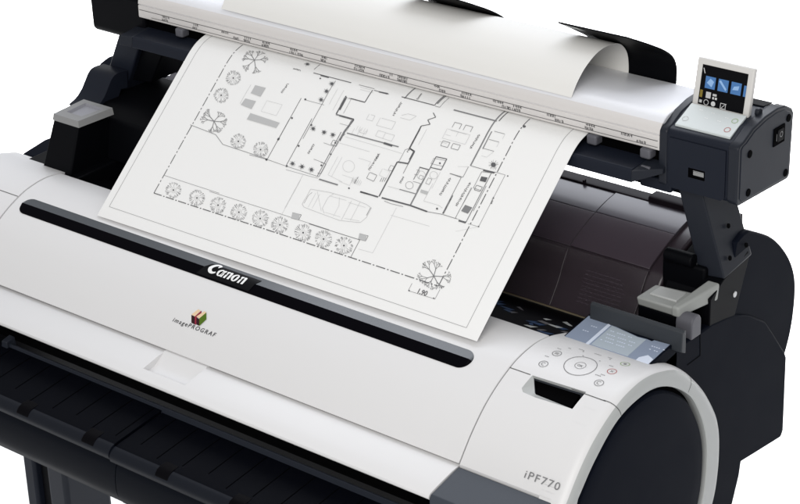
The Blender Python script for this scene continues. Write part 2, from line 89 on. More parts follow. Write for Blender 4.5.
SCREEN = mat('screen_glass', (.0035,.0035,.0045), .5, .05)
KEYPAD  = mat('keypad_silver', (.57,.61,.61), .32, .45, bump=.05, bscale=1500)
BLUEICON = mat('icon_blue', (.05,.13,.30), .4, .2, emit=(.10,.28,.62), estr=.16)
PALEICON = mat('icon_pale', (.20,.34,.55), .4, .2, emit=(.40,.60,.95), estr=.16)
WHITEICON = mat('icon_white', (.4,.4,.4), .4, .2, emit=(.8,.8,.8), estr=.2)
AMBER = mat('icon_amber', (.16,.12,.02), .4, .2, emit=(.7,.5,.1), estr=.06)
RED = mat('red_print', (.40,.07,.06), .5, .2)
MAROON = mat('maroon_print', (.028,.006,.008), .5, .2)
MAGENTA = mat('crimson_print', (.26,.020,.045), .5, .2)
GREEN = mat('green_print', (.075,.14,.010), .5, .2)
CREAM = mat('cream_print', (.74,.55,.36), .5, .2)
KEYGREEN= mat('key_green', (.30,.42,.20), .5, .2)
TAN     = mat('tan_strip', (.13,.105,.07), .5, .2)
STKBLUE = mat('sticker_blue', (.012,.045,.12), .3, .3)
STKGREY = mat('sticker_grey', (.12,.115,.12), .3, .3)
METAL   = mat('steel', (.5,.5,.5), .3, .5, metal=.9)
FLOORM  = mat('white_floor', (.93,.93,.93), .9, .05)

# ------------------------------------------------------------------ helpers
def catmull(P, n=10):
    P = [Vector(p) for p in P]; Q = [2*P[0]-P[1]] + P + [2*P[-1]-P[-2]]; out = []
    for i in range(1, len(Q)-2):
        a, b, c, d = Q[i-1:i+3]
        for k in range(n):
            t = k/n
            out.append(.5*((2*b)+(c-a)*t+(2*a-5*b+4*c-d)*t*t+(3*b-a-3*c+d)*t**3))
    out.append(P[-1]); return [tuple(p) for p in out]

class Curve2:                                  # profile in the Y-Z plane, read by arc length
    def __init__(self, pts):
        self.p = [Vector(q) for q in pts]; self.s = [0.]
        for i in range(1, len(self.p)): self.s.append(self.s[-1]+(self.p[i]-self.p[i-1]).length)
    def at(self, s):
        P, S = self.p, self.s; i = 0
        while i < len(P)-2 and S[i+1] < s: i += 1
        u = (s-S[i])/(S[i+1]-S[i]); return P[i].lerp(P[i+1], u) if 0 <= u <= 1 else P[i]+(P[i+1]-P[i])*u
    def pt(self, X, s, h=0.):
        q = self.at(s); t = self.at(s+.002)-self.at(s-.002); t.normalize()
        return Vector((X, q.x - t.y*h, q.y + t.x*h))

def link(name, me, parent=None, mats=()):
    ob = bpy.data.objects.new(name, me); COL.objects.link(ob)
    for m in mats: me.materials.append(m)
    if parent: ob.parent = parent
    return ob
def finish(bm, angle=35):
    bmesh.ops.remove_doubles(bm, verts=bm.verts, dist=1e-6)
    bmesh.ops.recalc_face_normals(bm, faces=bm.faces)
    me = bpy.data.meshes.new('shape'); bm.to_mesh(me); bm.free()
    for p in me.polygons: p.use_smooth = True
    me.set_sharp_from_angle(angle=R(angle))
    return me
def bevel(ob, w, seg=3, ang=35):
    md = ob.modifiers.new('edge', 'BEVEL'); md.width = w; md.segments = seg; md.limit_method = 'ANGLE'; md.angle_limit = R(ang)
    md.harden_normals = False
    return ob
def bm_prism(bm, poly, a, b, axis='X', mi=0):  # closed polygon swept from a to b along an axis
    def v(p, t):
        return (t, p[0], p[1]) if axis == 'X' else ((p[0], t, p[1]) if axis == 'Y' else (p[0], p[1], t))
    A = [bm.verts.new(v(p, a)) for p in poly]; B = [bm.verts.new(v(p, b)) for p in poly]; n = len(poly)
    fs = [bm.faces.new(A), bm.faces.new(B[::-1])]
    for i in range(n): fs.append(bm.faces.new((A[i], B[i], B[(i+1) % n], A[(i+1) % n])))
    for f in fs: f.material_index = mi
def prism(name, poly, a, b, m, parent=None, axis='X', bev=0, seg=3, ang=35):
    bm = bmesh.new(); bm_prism(bm, poly, a, b, axis); ob = link(name, finish(bm), parent, [m])
    if bev: bevel(ob, bev, seg, ang)
    return ob
def bm_box(bm, x0, x1, y0, y1, z0, z1, mi=0):
    bm_prism(bm, [(y0,z0),(y1,z0),(y1,z1),(y0,z1)], x0, x1, 'X', mi)
def box(name, x0, x1, y0, y1, z0, z1, m, parent=None, bev=.002, seg=3):
    bm = bmesh.new(); bm_box(bm, x0, x1, y0, y1, z0, z1); ob = link(name, finish(bm), parent, [m])
    if bev: bevel(ob, bev, seg)
    return ob
def hexa(name, P, m, parent=None, bev=.002, seg=3):     # 8 corners: 4 of one face, 4 of the opposite face
    bm = bmesh.new(); V = [bm.verts.new(p) for p in P]
    for f in ((0,1,2,3),(7,6,5,4),(0,4,5,1),(1,5,6,2),(2,6,7,3),(3,7,4,0)): bm.faces.new([V[i] for i in f])
    ob = link(name, finish(bm), parent, [m])
    if bev: bevel(ob, bev, seg)
    return ob
def bm_cyl(bm, c, ax, r, h, n=32, mi=0, r2=None):
    ax = Vector(ax).normalized(); q = ax.to_track_quat('Z', 'Y'); c = Vector(c); r2 = r if r2 is None else r2
    A = [bm.verts.new(c+q@Vector((r*math.cos(2*math.pi*i/n), r*math.sin(2*math.pi*i/n), 0))) for i in range(n)]
    B = [bm.verts.new(c+q@Vector((r2*math.cos(2*math.pi*i/n), r2*math.sin(2*math.pi*i/n), h))) for i in range(n)]
    fs = [bm.faces.new(A[::-1]), bm.faces.new(B)]
    for i in range(n): fs.append(bm.faces.new((A[i], A[(i+1) % n], B[(i+1) % n], B[i])))
    for f in fs: f.material_index = mi
def cyl(name, c, ax, r, h, m, parent=None, n=32, bev=0, r2=None):
    bm = bmesh.new(); bm_cyl(bm, c, ax, r, h, n, 0, r2); ob = link(name, finish(bm), parent, [m])
    if bev: bevel(ob, bev, 3)
    return ob
def thicken(pts, t):                            # open profile -> closed outline of thickness t on its inner side
    P = [Vector(p) for p in pts]; inn = []
    for i in range(len(P)):
        d = (P[min(i+1, len(P)-1)]-P[max(i-1, 0)]).normalized(); inn.append(P[i]+Vector((d.y, -d.x))*t)
    return [tuple(p) for p in P]+[tuple(p) for p in reversed(inn)]
def cut(ob, cutter):
    md = ob.modifiers.new('cut', 'BOOLEAN'); md.object = cutter; md.operation = 'DIFFERENCE'; md.solver = 'EXACT'; md.material_mode = 'TRANSFER'
    dg = bpy.context.evaluated_depsgraph_get(); dg.update()
    me = bpy.data.meshes.new_from_object(ob.evaluated_get(dg))
    ob.modifiers.clear(); ob.data = me
    for p in me.polygons: p.use_smooth = True
    me.set_sharp_from_angle(angle=R(30))
    bpy.data.objects.remove(cutter, do_unlink=True)
def thing(name, label, cat, loc=(0,0,0)):
    o = bpy.data.objects.new(name, None); COL.objects.link(o); o.location = loc; o.empty_display_size = .1
    o['label'] = label; o['category'] = cat; return o

def strokes_mesh(surface, items, mats, h=.0003, step=.012):
    """flat ribbons and fills lying on a surface(X, s, h); items: (kind, material index, points, width)"""
    bm = bmesh.new()
    def ribbon(a, b, w, mi):
        a = Vector(a); b = Vector(b); d = b-a; L = d.length
        if L < 1e-6: return
        d /= L; nrm = Vector((-d.y, d.x))*w/2; n = max(1, int(L/step)); prev = None
        for i in range(n+1):
            p = a+d*(L*i/n); q = p+nrm; r = p-nrm
            v = (bm.verts.new(surface(q.x, q.y, h)), bm.verts.new(surface(r.x, r.y, h)))
            if prev:
                f = bm.faces.new((prev[0], prev[1], v[1], v[0])); f.material_index = mi
            prev = v
    for kind, mi, pts, w in items:
        if kind == 'line':
            for a, b in zip(pts[:-1], pts[1:]): ribbon(a, b, w, mi)
        elif kind == 'fill':
            V = [bm.verts.new(surface(p[0], p[1], h*1.05)) for p in pts]
            f = bm.faces.new(V); f.material_index = mi
    me = bpy.data.meshes.new('strokes'); bm.normal_update()
    bm.to_mesh(me); bm.free(); return me
def circle(c, r, n=24, r2=None):
    r2 = r2 or r
    return [(c[0]+r*math.cos(2*math.pi*i/n), c[1]+r2*math.sin(2*math.pi*i/n)) for i in range(n+1)]

def text_mesh(txt, size=1., shear=0., space=1., bold=0.):
    cu = bpy.data.curves.new('glyphs', 'FONT'); cu.body = txt; cu.size = size; cu.shear = shear; cu.space_character = space
    cu.offset = bold; cu.resolution_u = 3
    ob = bpy.data.objects.new('glyphs', cu); COL.objects.link(ob)
    dg = bpy.context.evaluated_depsgraph_get(); dg.update()
    me = bpy.data.meshes.new_from_object(ob.evaluated_get(dg))
    bpy.data.objects.remove(ob, do_unlink=True); return me
def map_mesh(me, fn):
    for v in me.vertices: v.co = fn(v.co.x, v.co.y)
    me.update(); return me
def fit_text(txt, width, **k):
    me = text_mesh(txt, 1., **k); xs = [v.co.x for v in me.vertices]; a, b = min(xs), max(xs); f = width/(b-a)
    for v in me.vertices: v.co = Vector(((v.co.x-a)*f, v.co.y*f, 0))
    return me
def poly_glyphs(polys):                        # list of closed outlines (holes by even-odd) -> filled mesh
    cu = bpy.data.curves.new('outline', 'CURVE'); cu.dimensions = '2D'; cu.fill_mode = 'BOTH'
    for P in polys:
        sp = cu.splines.new('POLY'); sp.points.add(len(P)-1); sp.use_cyclic_u = True
        for q, p in zip(sp.points, P): q.co = (p[0], p[1], 0, 1)
    ob = bpy.data.objects.new('outline', cu); COL.objects.link(ob)
    dg = bpy.context.evaluated_depsgraph_get(); dg.update()
    me = bpy.data.meshes.new_from_object(ob.evaluated_get(dg))
    bpy.data.objects.remove(ob, do_unlink=True); return me

# ------------------------------------------------------------------ the printer
XL, XR = -.985, 0.                              # lid seams
printer = thing('large_format_printer', 'wide white and black large format printer with a smoked roll cover and open front tray', 'printer', (0,0,0))
COVERPTS = [(0,0),(.0265,.0328),(.0552,.0608),(.085,.081),(.1148,.0955),(.1349,.1019),(.16,.1062),(.18,.1067),(.205,.1035),(.2377,.0942)]
cov = Curve2(catmull(COVERPTS, 8))
S_BACK = .242                                   # arc length where the lid ends over the trench
def cover_pts(s0, s1, n=40): return [tuple(cov.at(s0+(s1-s0)*i/n)) for i in range(n+1)]
G = .0012
lid = prism('top_cover', thicken(cover_pts(.0006, S_BACK), .005), XL+G, XR-G, WHITE, printer, bev=.0012, seg=2, ang=50)
# dark body right under the lid so that seams read as gaps
prism('inner_body', [tuple(Vector(p)+Vector((.004,-.0075))) for p in cover_pts(0, S_BACK)]+[(.222,.0),(.222,-.1),(.012,-.1)], XL-.1, XR+.11, PIT, printer)

def onto_cover(X, s, h): return cov.pt(X, s, h)
# accent strip: two facets with rounded ends, raised over the lid
def accent_strip():
    bm = bmesh.new(); xa, xb = -.9655, -.0560; s0, s1, sc = .1215, .1535, .1378; n = 14
    def sect(X, f):
        c = .1385; lo = c-(c-s0)*f; hi = c+(s1-c)*f; mid = sc
        if f < .05: mid = c
        return [cov.pt(X, lo, -.001), cov.pt(X, lo, .0006), cov.pt(X, mid, .0042*min(1, f*1.6)), cov.pt(X, hi, .0006), cov.pt(X, hi, -.001)]
    xs = []
    for i in range(n+1):
        a = math.pi/2*i/n; xs.append((xa+.017*(1-math.cos(a)), math.sin(a)))
    for i in range(1, 12): xs.append((xa+.017+(xb-xa-.034)*i/12, 1))
    for i in range(n+1):
        a = math.pi/2*(1-i/n); xs.append((xb-.017*(1-math.cos(a)), math.sin(a)))
    prev = None
    for X, f in xs:
        P = [bm.verts.new(p) for p in sect(X, max(f, .02))]
        if prev:
            for k in range(4):
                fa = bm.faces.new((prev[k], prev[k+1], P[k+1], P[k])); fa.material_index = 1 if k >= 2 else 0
            fa = bm.faces.new((prev[4], prev[0], P[0], P[4]))
        else: bm.faces.new(P)
        prev = P
    bm.faces.new(prev[::-1])
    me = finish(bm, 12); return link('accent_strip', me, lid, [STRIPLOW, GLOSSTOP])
strip = accent_strip()
# badge plate bridging the crease
def strip_top(X, s, h):
    sc = .1378
    if s < sc: hh = .0006+.0036*(s-.1215)/(sc-.1215)
    else: hh = .0042-.0036*(s-sc)/(.1535-sc)
    return cov.pt(X, s, hh+h)
bm = bmesh.new(); B = [(-.562,.1242),(-.456,.1242),(-.452,.1378),(-.4485,.1475),(-.5475,.1475),(-.5545,.1378)]
pl = lambda X, s, h: strip_top(X, s, h)
V = [bm.verts.new(pl(x, s, .0007)) for x, s in B]; W = [bm.verts.new(pl(x, s, -.0003)) for x, s in B]
bm.faces.new((V[0],V[1],V[2],V[5])); bm.faces.new((V[5],V[2],V[3],V[4])); bm.faces.new(W[::-1])
for i in range(6): bm.faces.new((V[i],W[i],W[(i+1)%6],V[(i+1)%6]))
link('badge_plate', finish(bm, 60), lid, [GLOSS])
# wordmark drawn by outline
def wordmark():
    ell = lambda cx, cy, rx, ry, a0, a1, n, sl=0: [(cx+rx*math.cos(R(a0+(a1-a0)*i/n))+sl*ry*math.sin(R(a0+(a1-a0)*i/n)), cy+ry*math.sin(R(a0+(a1-a0)*i/n))) for i in range(n+1)]
    polys = []
    # C: heavy crescent with a hooked beak
    polys.append(ell(.86,.78,.80,.80, 48, 318, 30) + [(1.34,.40)] + ell(1.02,.80,.46,.52, 300, 95, 22) + [(1.08,1.02),(1.16,1.0),(1.30,1.26)])
    def a(x):
        polys.append(ell(x+.42,.48,.42,.50,0,360,24)); polys.append(ell(x+.48,.46,.17,.34,0,360,18,.12)[::-1])
        polys.append([(x+.68,0),(x+1.02,0),(x+.98,.12),(x+.98,1.),(x+.70,.95)])
    def n(x):
        polys.append([(x,0),(x+.30,0),(x+.30,.74),(x+.46,.84),(x+.56,.74),(x+.56,0),(x+.87,0),(x+.87,.76),(x+.80,.95),(x+.62,1.03),(x+.46,1.0),(x+.30,.88),(x+.30,1.02),(x-.06,.94),(x,.86)])
    a(1.60); n(2.78)
    polys.append(ell(4.28,.5,.48,.53,0,360,28)); polys.append(ell(4.30,.5,.15,.40,0,360,18,.12)[::-1])
    n(4.92)
    sh = .22
    return [[(x+sh*y, y) for x, y in P] for P in polys]
me = poly_glyphs(wordmark()); xs = [v.co.x for v in me.vertices]; fx = .0755/(max(xs)-min(xs)); x0 = min(xs)
map_mesh(me, lambda x, y: strip_top(-.5455+(x-x0)*fx, .1303+y*.0122, .0014))
link('wordmark', me, lid, [LETTER])

# product name under the strip
me = fit_text('imagePROGRAF', .087, shear=.22, space=1.3, bold=.014); map_mesh(me, lambda x, y: cov.pt(-.5545+x, .0425+y*.88, .0006))
link('product_lettering', me, lid, [DARKLET])
def print_poly(bm, pts, mi, h=.0006):
    f = bm.faces.new([bm.verts.new(cov.pt(x, s, h)) for x, s in pts]); f.material_index = mi
bm = bmesh.new()
for mi, pts, h in EMBLEM: print_poly(bm, pts, mi, .0005+.0001*h)
me = bpy.data.meshes.new('emblem'); bm.to_mesh(me); bm.free()
link('product_emblem', me, lid, [MAROON, MAGENTA, GREEN, CREAM])

# lower front flange with the scooped grip
fl = [(.006,-.003),(-.012,-.0045),(-.040,-.0105),(-.0585,-.0155),(-.0625,-.0185),(-.0635,-.022),(-.060,-.0255),(-.040,-.021),(.006,-.0125)]
flange = prism('front_panel', fl, XL+.002, XR-.001, WHITE, printer, bev=.001, seg=2, ang=60)
flange.data.materials.append(WHITE)
# shallow scoop under the lid's lip
bm = bmesh.new(); bm_prism(bm, [(.02,.02),(.02,-.05),(-.030,-.05),(-.0450,-.0117),(-.0450,.02)], -.5475, -.4610); cut(flange, link('cutter', finish(bm), None, [WHITE]))
SCP = catmull([(-.0450,-.0117),(-.0420,-.0150),(-.0340,-.0185),(-.022,-.0165),(-.010,-.0085),(-.0005,-.0016)], 6)
prism('grip_scoop', SCP+[(.006,-.0016),(.006,-.03),(-.0450,-.03)], -.5475, -.4610, WHITE, flange)
for x in (-.5480, -.4615):
    bm = bmesh.new(); bm_prism(bm, [(-.0452,-.0118)]+[(y, z-.004) for y, z in SCP]+[(.002,-.0034),(-.012,-.0043),(-.040,-.0104)], x, x+.001); link('grip_wall', finish(bm), flange, [WHITE])

# right and left housings with the same front line
RS = .0012
def housing(name, x0, x1):
    prof = cover_pts(0, cov.s[-1], 46)
    return prism(name, prof+[(.2377,-.06),(.02,-.06),(0,-.006)], x0, x1, WHITE, printer)
rh = housing('right_housing', XR+RS, .150)
lh = housing('left_housing', -1.135, XL-RS)
# hand grip pocket with a chamfered lip
bm = bmesh.new(); loops = []
for pts, h in ((GRIPOUT, .0080), (GRIPOUT, .0002), (GRIPIN, -.0042), ([(x*.97+.002, q*.97+.004) for x, q in GRIPIN], -.018)): loops.append([bm.verts.new(cov.pt(x, q, h)) for x, q in pts])
n = len(GRIPOUT); bm.faces.new(loops[0]); bm.faces.new(loops[-1][::-1])
for k in range(3):
    for i in range(n):
        f = bm.faces.new((loops[k][i], loops[k+1][i], loops[k+1][(i+1)%n], loops[k][(i+1)%n])); f.material_index = 0 if k < 2 else 1
for f in bm.faces:
    if len(f.verts) > 4: f.material_index = 1
cut(rh, link('cutter', finish(bm), None, [SILVER, POCKET]))

# silver end ring that carries the lid line round the end of the machine
OUT = cover_pts(0, cov.s[-1], 40)[:-1]+catmull([(.2377,.0942),(.262,.083),(.296,.056),(.330,.020),(.354,-.014),(.370,-.045),(.377,-.080),(.376,-.130),(.364,-.178),(.33,-.235),(.25,-.285),(.12,-.30),(.03,-.25),(-.012,-.16),(-.022,-.08),(-.010,-.018)], 6)
INN = catmull([(.0244,-.0015),(.0621,.0378),(.1140,.0735),(.1773,.0840),(.2290,.0715),(.2815,.0365),(.310,-.0005),(.330,-.045),(.3370,-.090),(.330,-.15),(.300,-.21),(.22,-.255),(.10,-.255),(.03,-.20),(.006,-.12),(.008,-.05),(.0244,-.0015)], 6)[:-1]
def resample(P, n):
    c = Curve2(list(P)+[P[0]]); L = c.s[-1]; return [c.at(L*i/n) for i in range(n)]
def offset(P, d):
    n = len(P); out = []
    for i in range(n):
        t = (P[(i+1)%n]-P[i-1]).normalized(); out.append(P[i]+Vector((t.y, -t.x))*d)
    return out
def nearest_start(P, q):
    i = min(range(len(P)), key=lambda k: (P[k]-q).length); return P[i:]+P[:i]
NP = 480
oo = resample(OUT, NP); ii = resample(INN, NP)
ctr = Vector((.17,-.09))
def by_angle(P):                                # start both loops at the same bearing
    i = min(range(len(P)), key=lambda k: abs(math.atan2(P[k].y-ctr.y, P[k].x-ctr.x)-math.pi*.75)); return P[i:]+P[:i]
oo = by_angle(oo); ii = by_angle(ii)
def ring_loops(loops, name, mats, parent, cap=False, mi=None):
    bm = bmesh.new(); prev = None
    for k, (X, P) in enumerate(loops):
        V = [bm.verts.new((X, p.x, p.y)) for p in P]
        if prev:
            for i in range(len(V)):
                f = bm.faces.new((prev[i], prev[(i+1)%len(V)], V[(i+1)%len(V)], V[i]))
                if mi: f.material_index = mi[k-1]
        prev = V
    if cap: bm.faces.new(prev)
    return link(name, finish(bm, 30), parent, mats)
rr = .016; L_ = [(.150, oo)]; XE = .1725
for k in range(0, 7):
    a = math.pi/2*k/6; L_.append((XE-rr+rr*math.sin(a), offset(oo, rr*(1-math.cos(a)))))
L_ += [(XE, ii), (XE-.001, offset(ii, .0015)), (.154, offset(ii, .0015))]
L_.insert(0, (.130, oo))
endring = ring_loops(L_, 'end_ring', [WHITE, SILVER], printer, mi=[0]*5+[1]*6)
# dark domed panel inside the ring, with a black groove round it
dd = [(.156, offset(ii, .001)), (.159, offset(ii, .002)), (.1595, offset(ii, .0075)), (.167, offset(ii, .0085)), (.1705, offset(ii, .0115)), (.1715, offset(ii, .016))]
for f in (.85, .6, .35, .12): dd.append((.1715+.002*(1-f*f), [ctr+(p-ctr)*f for p in offset(ii, .014)]))
ring_loops(dd, 'end_panel', [HULL, PIT], endring, cap=True, mi=[1,1,0,0,0,0,0,0,0])
# seams
items = [('line', 0, [(.0, .1485), (.034, .1485)], .0013), ('line', 0, [(.1, .1485), (.154, .1480)], .0013)]
link('panel_seam', strokes_mesh(onto_cover, items, None, .0003), rh, [SEAM])
items = [('line', 0, [(-1.135, .1485), (XL-RS, .1485)], .0013)]
link('panel_seam', strokes_mesh(onto_cover, items, None, .0003), lh, [SEAM])
def ring_seam(q):
    i = min(range(NP), key=lambda k: (oo[k]-Vector(q)).length); path = []
    for X, P in L_[1:-3]: path.append(Vector((X, P[i].x, P[i].y)))
    j = min(range(NP), key=lambda k: (ii[k]-oo[i]).length); e = Vector((XE, ii[j].x, ii[j].y)); path.append(e)
    o3 = Vector((.13, ctr.x, ctr.y)); t = (oo[(i+1)%NP]-oo[i-1]).normalized(); t = Vector((0, t.x, t.y))*.0006
    bm = bmesh.new(); prev = None
    for p in path:
        n = (p-o3).normalized(); p = p+n*.0004; v = (bm.verts.new(p+t), bm.verts.new(p-t))
        if prev: bm.faces.new((prev[0], prev[1], v[1], v[0]))
        prev = v
    me = bpy.data.meshes.new('seam'); bm.to_mesh(me); bm.free(); link('panel_seam', me, endring, [SEAM])
ring_seam(tuple(cov.at(.1480))); ring_seam((.296,.056))

# model name
me = fit_text('iPF770', .0555, space=1.18, bold=.004); map_mesh(me, lambda x, y: cov.pt(.0995+x*.98, .0140+y*.80, .0013)); link('model_lettering', me, rh, [GREYLET])

# control panel keys
def key_ring(name, X, s, r, w, m, icon=None, parent=rh, sy=.96):
    it = [('line', 0, circle((X, s), r, 36, r*sy), w)]
    if icon: it += icon
    return link(name, strokes_mesh(onto_cover, it, None, .0005), parent, [m, GREYLET])
nav = key_ring('navigation_ring', .0842, .1925, .0222, .0010, GREYLET)
nav2 = key_ring('ok_button', .0842, .1925, .0075, .0007, GREYLET, parent=rh)
me = fit_text('OK', .0085, bold=.02); map_mesh(me, lambda x, y: cov.pt(.0842-.0042+x, .1900+y, .0005)); link('key_lettering', me, nav2, [GREYLET])
def key(X, s, m, kind):
    r = .0062; ic = []
    if kind == 'bars': ic = [('line', 1, [(X-.003, s+k), (X+.003, s+k)], .0007) for k in (-.0018, 0, .0018)]
    if kind == 'dot': ic = [('line', 1, circle((X, s), .0016, 12), .0014)]
    if kind == 'arc': ic = [('line', 1, circle((X, s), .0028, 14)[2:13], .0009)]
    if kind == 'cross': ic = [('line', 1, [(X-.002, s-.002), (X+.002, s+.002)], .0008), ('line', 1, [(X-.002, s+.002), (X+.002, s-.002)], .0008)]
    key_ring('panel_button', X, s, r, .0009, m, ic)
key(.0406, .2006, GREYLET, 'bars'); key(.0385, .1726, GREYLET, 'arc'); key(.1278, .2017, RED, 'cross'); key(.1293, .2300, KEYGREEN, 'dot'); key(.1272, .1727, GREYLET, 'arc')
# small captions beside the keys (too small to read in the photograph)
it = []
for X, s, n in ((.033,.212,3),(.030,.188,3),(.116,.2125,3),(.113,.185,4),(.119,.189,3),(.056,.229,4),(.080,.231,5),(.100,.233,3),(.044,.222,2)):
    for k in range(n): it.append(('line', 0, [(X+k*.0023, s), (X+k*.0023+.0015, s+.0004)], .0012))
for X, s in ((.072,.2145),(.098,.2155),(.0645,.226),(.105,.2290)): it.append(('line', 0, [(X, s), (X+.002, s)], .0014))
link('key_captions', strokes_mesh(onto_cover, it, None, .0005), rh, [GREYLET])

# lcd wedge behind the keys
def lcd_at(X, v, h=0.): return Vector((X, .2175+v*.062, .0985+v*.009+h))
lcd = hexa('lcd_housing', [lcd_at(.0095,-.05,.0), lcd_at(.150,-.05,.0), lcd_at(.1500,1.1,.0), lcd_at(.0095,1.1,.0),
      (.0095,.2144,.05), (.150,.2144,.05), (.150,.2857,.05), (.0095,.2857,.05)], HULL, printer, bev=.001)
def lcd_quad(name, poly, h, m):
    bm = bmesh.new(); V = [bm.verts.new(lcd_at(x, v, h)) for x, v in poly]; W = [bm.verts.new(lcd_at(x, v, h-.0006)) for x, v in poly]; n = len(V)
    bm.faces.new(V); bm.faces.new(W[::-1])
    for i in range(n): bm.faces.new((V[i], W[i], W[(i+1)%n], V[(i+1)%n]))
    return link(name, finish(bm), lcd, [m])
lcd_quad('lcd_screen', [(.0125,0),(.1475,0),(.1475,.86),(.124,.84),(.122,.78),(.114,.80),(.100,.78),(.050,.90),(.036,.96),(.022,.93),(.0125,.95)], .0008, LCD)
lcd_quad('lcd_window', [(.055,.06),(.1135,.06),(.1135,.77),(.100,.76),(.055,.86)], .0012, LCDIN)
lcd_quad('lcd_edge', [(.0475,.02),(.0525,.02),(.0525,.86),(.0475,.88)], .0014, LCDHI)
lcd_quad('lcd_icon', [(.128,.02),(.1475,.02),(.1475,.22),(.136,.30),(.128,.14)], .0012, LCDHI)
def lcd_strokes():
    it = []
    for (X, v, n) in ((.060,.66,10),(.060,.52,13),(.060,.40,13),(.060,.28,11),(.030,.62,3),(.022,.40,4),(.125,.60,7),(.130,.48,4)):
        for k in range(n):
            if (k*7+int(v*100)) % 5: it.append(('line', 0, [(X+k*.0036, v), (X+k*.0036+.0024, v)], .020))
    bm = bmesh.new()
    for _, mi, (a, b), w in it:
        bm.faces.new([bm.verts.new(lcd_at(*p, .0016)) for p in ((a[0], a[1]), (b[0], b[1]), (b[0], b[1]+w*1.4), (a[0], a[1]+w*1.4))])
    me = bpy.data.meshes.new('marks'); bm.to_mesh(me); bm.free(); return link('lcd_marks', me, lcd, [LCDHI])
lcd_strokes()
# upright bar behind the lcd
prism('panel_bar', [(.2715,.100),(.2725,.1285),(.277,.1310),(.2815,.1290),(.2815,.095)], .017, .166, BAR, printer, bev=.0012)

# dark rear hull
hull_side = [(.232,.052),(.250,.088),(.300,.0965),(.3424,.0952),(.375,.0955),(.4100,.0905),(.4338,.0860),(.4749,.0686),(.52,.040),(.545,.01),(.5812,-.0354),(.5870,-.046),(.5890,-.170),(.583,-.180),(.4685,-.1680),(.4646,-.1882),(.4483,-.2294),(.42,-.27),(.36,-.30),(.24,-.31),(.10,-.305),(.06,-.26),(.06,-.10),(.2377,-.055)]
hull = prism('side_panel', hull_side, .085, .150, HULL, printer, bev=.003, seg=3)
disc = catmull([(.435,.195),(.4598,.2011),(.4793,.1955),(.5361,.1640),(.5815,.1203),(.6050,.0793),(.6100,.0385),(.6020,-.012),(.580,-.055),(.54,-.09),(.48,-.10),(.435,-.08),(.425,.05),(.428,.15),(.435,.195)], 8)[:-1]
prism('roll_end_cover', disc, .105, .1465, HULL, printer, bev=.0035, seg=3)
prism('roll_end_cover', disc, -1.13, -1.09, HULL, printer, bev=.0035, seg=3)
prism('side_panel', hull_side, -1.135, -1.07, HULL, printer, bev=.003)
items = []
# seam step between the bar and the ring
bm = bmesh.new(); P = [(.3424,.0945),(.3444,.0600),(.3125,.0590)]
for a, b in zip(P[:-1], P[1:]):
    d = (Vector(b)-Vector(a)).normalized(); nn = Vector((-d.y, d.x))*.0008
    bm_prism(bm, [tuple(Vector(a)+nn), tuple(Vector(b)+nn), tuple(Vector(b)-nn), tuple(Vector(a)-nn)], .149, .1503)
link('panel_seam', finish(bm), hull, [PIT])
# main chassis
prism('chassis', [(.02,-.09),(.06,-.26),(.40,-.26),(.56,-.14),(.56,-.02),(.50,.05),(.36,.045),(.222,.06),(.222,-.09)], -1.08, .09, BLACK, printer, bev=.004)

# trench with a photo sticker behind the lid
cx = lambda y: .0985-(y-.2)*.0365/.145
prism('trench', [(.2,cx(.2)-.004),(.350,cx(.350)-.004),(.350,.03),(.2,.03)], -1.06, .10, BLACK, printer)
bm = bmesh.new(); rows = 40
def tr(x, y, h=.0): return (x, y, cx(y)-.004+h)
def q(poly, mi, h): f = bm.faces.new([bm.verts.new(tr(x, y, h)) for x, y in poly]); f.material_index = mi
q([(-.30,.203),(.012,.203),(-.005,.338),(-.30,.338)], 0, .0006)
rs = random.Random(4)
for k in range(46):                               # scraps of the sticker's picture
    x = -.30+rs.random()*.28; y = .24+rs.random()*.075+(.02 if x < -.1 else -.012); w = .004+rs.random()*.018; d = .0015+rs.random()*.004; sl = rs.uniform(-.01, .012)
    mi = rs.choice((1,1,2)) if x < -.085 else rs.choice((2,2,3,1))
    q([(x,y),(x+w,y-.004+sl*.3),(x+w+.004,y+d+sl),(x+.003,y+d+.002)], mi, .0009+k*.000012)
me = bpy.data.meshes.new('sticker'); bm.to_mesh(me); bm.free(); link('photo_sticker', me, printer, [STRIPLOW, STKBLUE, STKGREY, SILVER])
prism('trench_edge', [(.345,cx(.345)-.003),(.347,cx(.345)+.0006),(.350,cx(.345)+.0006),(.350,cx(.345)-.004)], -1.06, .03, TAN, printer)

# smoked roll cover in panels
RC = catmull([(.345,.062),(.36,.083),(.371,.1),(.378,.115),(.392,.135),(.412,.147),(.45,.163),(.484,.1735),(.515,.1795)], 6)
rcv = Curve2(RC)
def rc_pts(a, b, n=26): return [tuple(rcv.at(a+(b-a)*i/n)) for i in range(n+1)]
def rc_prism(name, a, b, x0, x1, t, m, lift=0., parent=None):
    P = [Vector(p) for p in rc_pts(a, b)]
    if lift:
        P2 = []
        for i in range(len(P)):
            d = (P[min(i+1, len(P)-1)]-P[max(i-1, 0)]).normalized(); P2.append(P[i]+Vector((-d.y, d.x))*lift)
        P = P2
    return prism(name, thicken([tuple(p) for p in P], t), x0, x1, m, parent or printer, bev=.0006, seg=2, ang=50)
SB = (0., .0895, .163, rcv.s[-1])
xs = [-1.02, -.72, -.41, -.102, .034]
rollcov = rc_prism('roll_cover', 0, rcv.s[-1], -1.02, .0338, .003, SMOKE)
